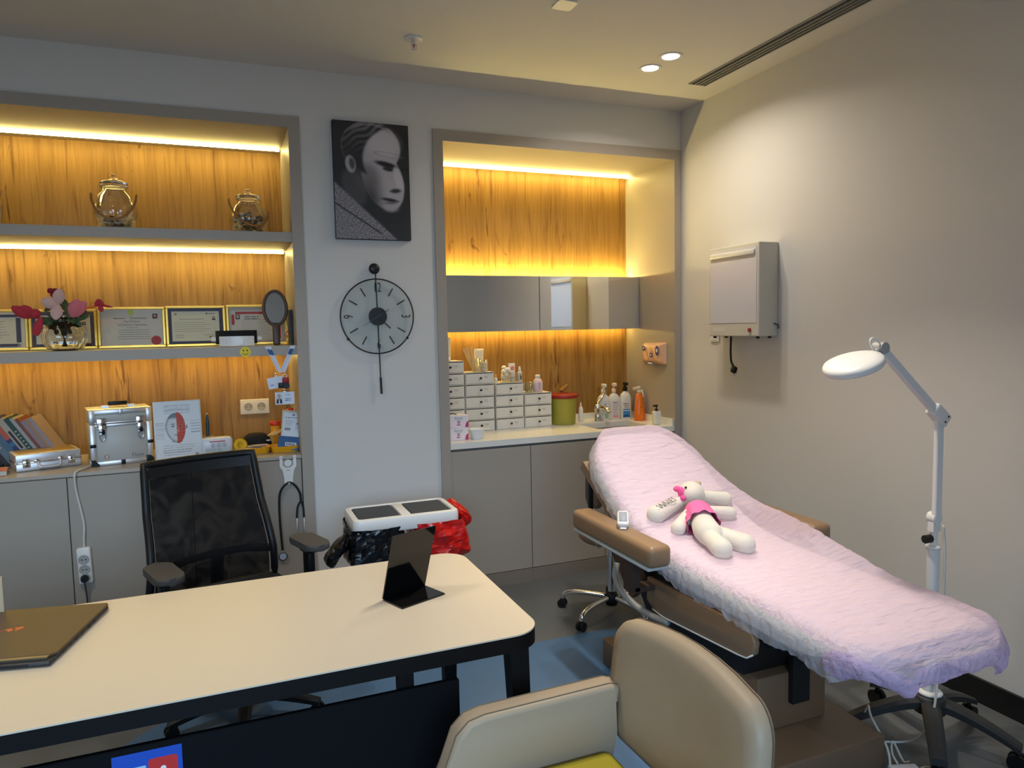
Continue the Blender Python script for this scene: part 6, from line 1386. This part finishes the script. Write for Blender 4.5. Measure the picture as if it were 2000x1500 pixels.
# ================================================================== CLOCK
ck = thing('wall_clock', 'black wire wall clock with glass face and long pendulum', 'clock', (.797, -.022, 1.65))
CB = mat('clock_black', C(18, 18, 20), .4)
build('ring', MB().tube([(.203 * math.cos(R(a)), 0, .206 * math.sin(R(a))) for a in range(0, 360, 6)], .0038, 8, closed=True), CB, ck)
build('glass_face', MB().cyl((0, .003, 0), (0, .006, 0), .201, n=60), glassy('pale_green_glass', (.965, .985, .98), .05, .03, .25), ck)
build('centre_disc', MB().cyl((0, .0, 0), (0, -.014, 0), .05, n=40), CB, ck)
build('top_ball', MB().ball((-.010, -.002, .262), (.030, .014, .030), 20, 12), CB, ck)
build('pendulum_rod', MB().cyl((-.004, .0, .235), (.0, -.002, .0), .0035, n=8).cyl((0, -.002, 0), (.006, 0, -.36), .0035, n=8), CB, ck)
build('pendulum_weight', MB().cyl((.006, 0, -.34), (.008, 0, -.432), .0065, n=10), CB, ck)
Mk2 = frame_m((0, -.0005, 0), (1, 0, 0), (0, -1, 0))
for k in range(12):
    if k % 3 == 0: continue
    a = R(90 - 30 * k); c, s_ = math.cos(a), math.sin(a); build('hour_mark', MB().cyl((c * .128, 0, s_ * .128), (c * .178, 0, s_ * .178), .0032, n=6), CB, ck)
def num(txt, x, z, rot=0): m = MB(); m.text(txt, x, z, .074, 0, Mk2, CB, sx=.62, rot=rot); build('numeral', m, None, ck)
num('12', .003, .158); num('3', .157, 0, -90); num('6', .003, -.158); num('9', -.157, 0, 90)
build('hour_hand', MB().box((-.003, -.017, -.02), (.003, -.015, .095), T(ry=135)), CB, ck); build('minute_hand', MB().box((-.0018, -.019, -.07), (.0018, -.018, .05), T(ry=238)), CB, ck)
build('second_hand', MB().box((-.001, -.021, -.03), (.001, -.020, .10), T(ry=238)), mat('thin_grey', C(90, 92, 94), .4), ck)
for sx in (-1, 1): build('stud', MB().ball((sx * .165, 0, -.122), .008, 10, 8), CB, ck)
build('wall_mount', MB().cyl((0, .0, 0), (0, .0215, 0), .03, n=20), CB, ck)

# ================================================================== FILM VIEWER on the right wall
LX0, LX1, LY0, LY1, LZ0, LZ1 = 2.685, 2.8165, -.900, -.473, 1.500, 2.010
fv = thing('film_viewer', 'white wall mounted film viewer box with grey screen', 'film viewer', (LX1, -.69, LZ0))
FVM = mat('viewer_enamel', C(204, 202, 190), .4)
build('housing', MB().rbox((LX0, LY0, LZ0), (LX1, LY1, LZ1), .004, 1, smooth=False), FVM, fv, True)
build('screen', MB().box((LX0 - .002, LY0 + .018, LZ0 + .075), (LX0 - .0002, LY1 - .018, LZ1 - .022)), mat('viewer_screen', C(206, 206, 214), .25), fv, True)
build('film_grip', MB().rbox((LX0 - .012, LY0 + .03, LZ1 - .066), (LX0 - .001, LY1 - .02, LZ1 - .036), .004, 2), mat('grip_white', C(222, 218, 204), .3), fv, True)
build('switch', MB().cyl((LX0 - .007, LY0 + .07, LZ0 + .035), (LX0, LY0 + .07, LZ0 + .035), .011, n=16), flat(150, 40, 36), fv, True)
M = frame_m((LX0 - .0005, LY1 - .09, LZ0 + .04), (0, -1, 0), (-1, 0, 0)); m = MB(); m.rect(-.055, -.012, .11, .024, 0, M, flat(214, 212, 202)); build('name_plate', m, None, fv, True)
for y in (LY0 + .03, LY1 - .03):
    for x in (LX0 + .02, LX1 - .03): build('foot', MB().cyl((x, y, LZ0 - .012), (x, y, LZ0), .010, n=10), BLACKP, fv, True)
build('side_clip', MB().tube([(LX1 - .03, LY0 - .002, LZ0 + .07), (LX1 - .01, LY0 - .012, LZ0 + .06), (LX1 - .006, LY0 - .012, LZ0 + .04)], .004, 6), mat('clip_grey', C(90, 92, 90), .4), fv, True)
cd = MB().tube(catmull([(2.76, -.58, 1.498), (2.765, -.572, 1.46), (2.77, -.565, 1.40), (2.772, -.568, 1.35), (2.772, -.585, 1.325)], 6), .006, 8)
vc = thing('viewer_cord', 'black power cord and plug dangling below the film viewer', 'cord', (2.77, -.58, 1.30))
build('cord', cd, BLACKP, vc, True)
build('plug', MB().rbox((-.012, -.018, -.02), (.012, .018, .02), .006, 2, M=T(2.772, -.592, 1.302, rx=20)), BLACKP, vc, True)
for d in (-.007, .007): build('pin', MB().cyl((2.772, -.598 + d, 1.284), (2.772, -.604 + d, 1.262), .0022, n=6), CHROME, vc, True)
ws = thing('wall_socket', 'small white wall socket half hidden under the film viewer', 'socket', (XR, -.36, 1.50)); build('plate', MB().rbox((XR - .010, -.405, 1.462), (XR - .0005, -.325, 1.542), .003, 1, smooth=False), WHITEP, ws, True); build('rocker', MB().rbox((XR - .013, -.39, 1.475), (XR - .010, -.34, 1.53), .001, 1, smooth=False), WHITEP, ws, True)
# ================================================================== PLUSH RABBIT lying on the cover
def surf(x, y): return cov_z(y, (x - CXc) / .292)
PLUSH = mat('plush_cream', C(232, 226, 214), .95, bump=.7, bscale=420, sheen=.3)
tx, ty = 1.80, -1.60
pr_ = thing('plush_rabbit', 'cream plush rabbit with pink dress lying on the lilac cover', 'plush toy', (tx, ty, surf(tx, ty)))
def blob_mesh(name, blobs, voxel, parent, mt):
    m = MB()
    for c, r, M in blobs: m.ball(c, r, 18, 12, M=M)
    o = build(name + '_src', m, mt)
    md = o.modifiers.new('r', 'REMESH'); md.mode = 'VOXEL'; md.voxel_size = voxel
    sm_ = o.modifiers.new('s', 'SMOOTH'); sm_.iterations = 8; sm_.factor = .6
    dg = bpy.context.evaluated_depsgraph_get(); me = bpy.data.meshes.new_from_object(o.evaluated_get(dg)); me.name = name
    bpy.data.objects.remove(o)
    me.materials.clear(); me.materials.append(mt); me.polygons.foreach_set('use_smooth', [True] * len(me.polygons))
    q = bpy.data.objects.new(name, me); COL.objects.link(q); q.parent = parent; return q
def limb(p0, p1, r0, r1, n=7):
    out = []; a, b = Vector(p0), Vector(p1)
    for i in range(n): t = i / (n - 1); out.append((tuple(a.lerp(b, t)), r0 + (r1 - r0) * t, None))
    return out
def S(x, y, h): return (x - tx, y - ty, surf(x, y) + h - surf(tx, ty))
# key points from the photograph (room x, y, height above the cover)
HEAD = S(1.849, -1.449, .058); CH = S(1.807, -1.555, .046); BEL = S(1.735, -1.70, .048); HIP = S(1.722, -1.745, .046)
B = []
B += [(HEAD, (.058, .056, .055), None), (tuple(Vector(HEAD) + Vector((-.016, -.024, .006))), (.040, .040, .038), None)]
B += limb(CH, BEL, .042, .052) + limb(BEL, HIP, .052, .050)
B += limb(S(1.781, -1.535, .040), S(1.676, -1.600, .022), .025, .031)           # arm on the camera side
B += limb(S(1.855, -1.545, .040), S(1.955, -1.572, .022), .025, .030)           # arm on the wall side
B += limb(S(1.708, -1.755, .042), S(1.687, -1.862, .030), .034, .040)           # legs
B += limb(S(1.765, -1.74, .040), S(1.805, -1.85, .028), .033, .040)
B += limb(S(1.885, -1.445, .042), S(2.005, -1.478, .022), .024, .032)           # ear on the wall side
B += limb(S(1.785, -1.452, .032), S(1.645, -1.486, .018), .024, .040)           # ear on the camera side
bd = blob_mesh('body', B, .005, pr_, PLUSH)
for d, lb in (((-.044, -.022, .037), 0),): build('eye', MB().ball(tuple(Vector(HEAD) + Vector(d)), .0055, 10, 8), flat(20, 18, 18, .15), bd)
build('inner_ear', MB().ball(tuple(Vector(HEAD) + Vector((.040, .008, .040))), (.014, .017, .012), 10, 8), flat(190, 172, 150), bd)
PK_ = mat('pink_dress', C(238, 112, 172), .8, bump=.4, bscale=200)
m = MB(); a, b = Vector(CH), Vector(BEL); ax = (b - a); L_ = ax.length; ax.normalize(); sd = ax.cross(Vector((0, 0, 1))).normalized(); up_ = sd.cross(ax)
def dress(u, v):
    t = 2 * PI * u; r = .050 + .012 * v + .004 * math.sin(t * 9) * v + .003 * math.sin(v * 22)
    return tuple(a + ax * (L_ * (-.12 + .88 * v)) + (sd * math.cos(t) * 1.06 + up_ * math.sin(t)) * r)
m.grid(40, 14, dress); build('dress', m, PK_, pr_)
bo3 = build('ear_bow', MB().ball(tuple(Vector(HEAD) + Vector((-.052, -.002, .012))), (.014, .022, .024), 14, 10).ball(tuple(Vector(HEAD) + Vector((-.060, .018, .024))), (.017, .016, .013), 12, 8).ball(tuple(Vector(HEAD) + Vector((-.056, -.022, -.008))), (.014, .014, .014), 12, 8), mat('hot_pink', C(240, 90, 160), .8, bump=.5, bscale=150), pr_)
# stitched letters on the ear lying toward the camera
e0 = Vector(S(1.785, -1.452, .032)); e1 = Vector(S(1.645, -1.486, .018)); eu = (e0 - e1).normalized(); en = Vector((-.28, -.5, .82)); en = (en - eu * en.dot(eu)).normalized()
Me = frame_m(tuple((e0 + e1) / 2 + eu * -.022 + en * .038), tuple(eu), tuple(en)); m = MB(); m.text('ANNIES', 0, .0, .040, 0, Me, INK, sx=.82); build('stitched_letters', m, None, bd)
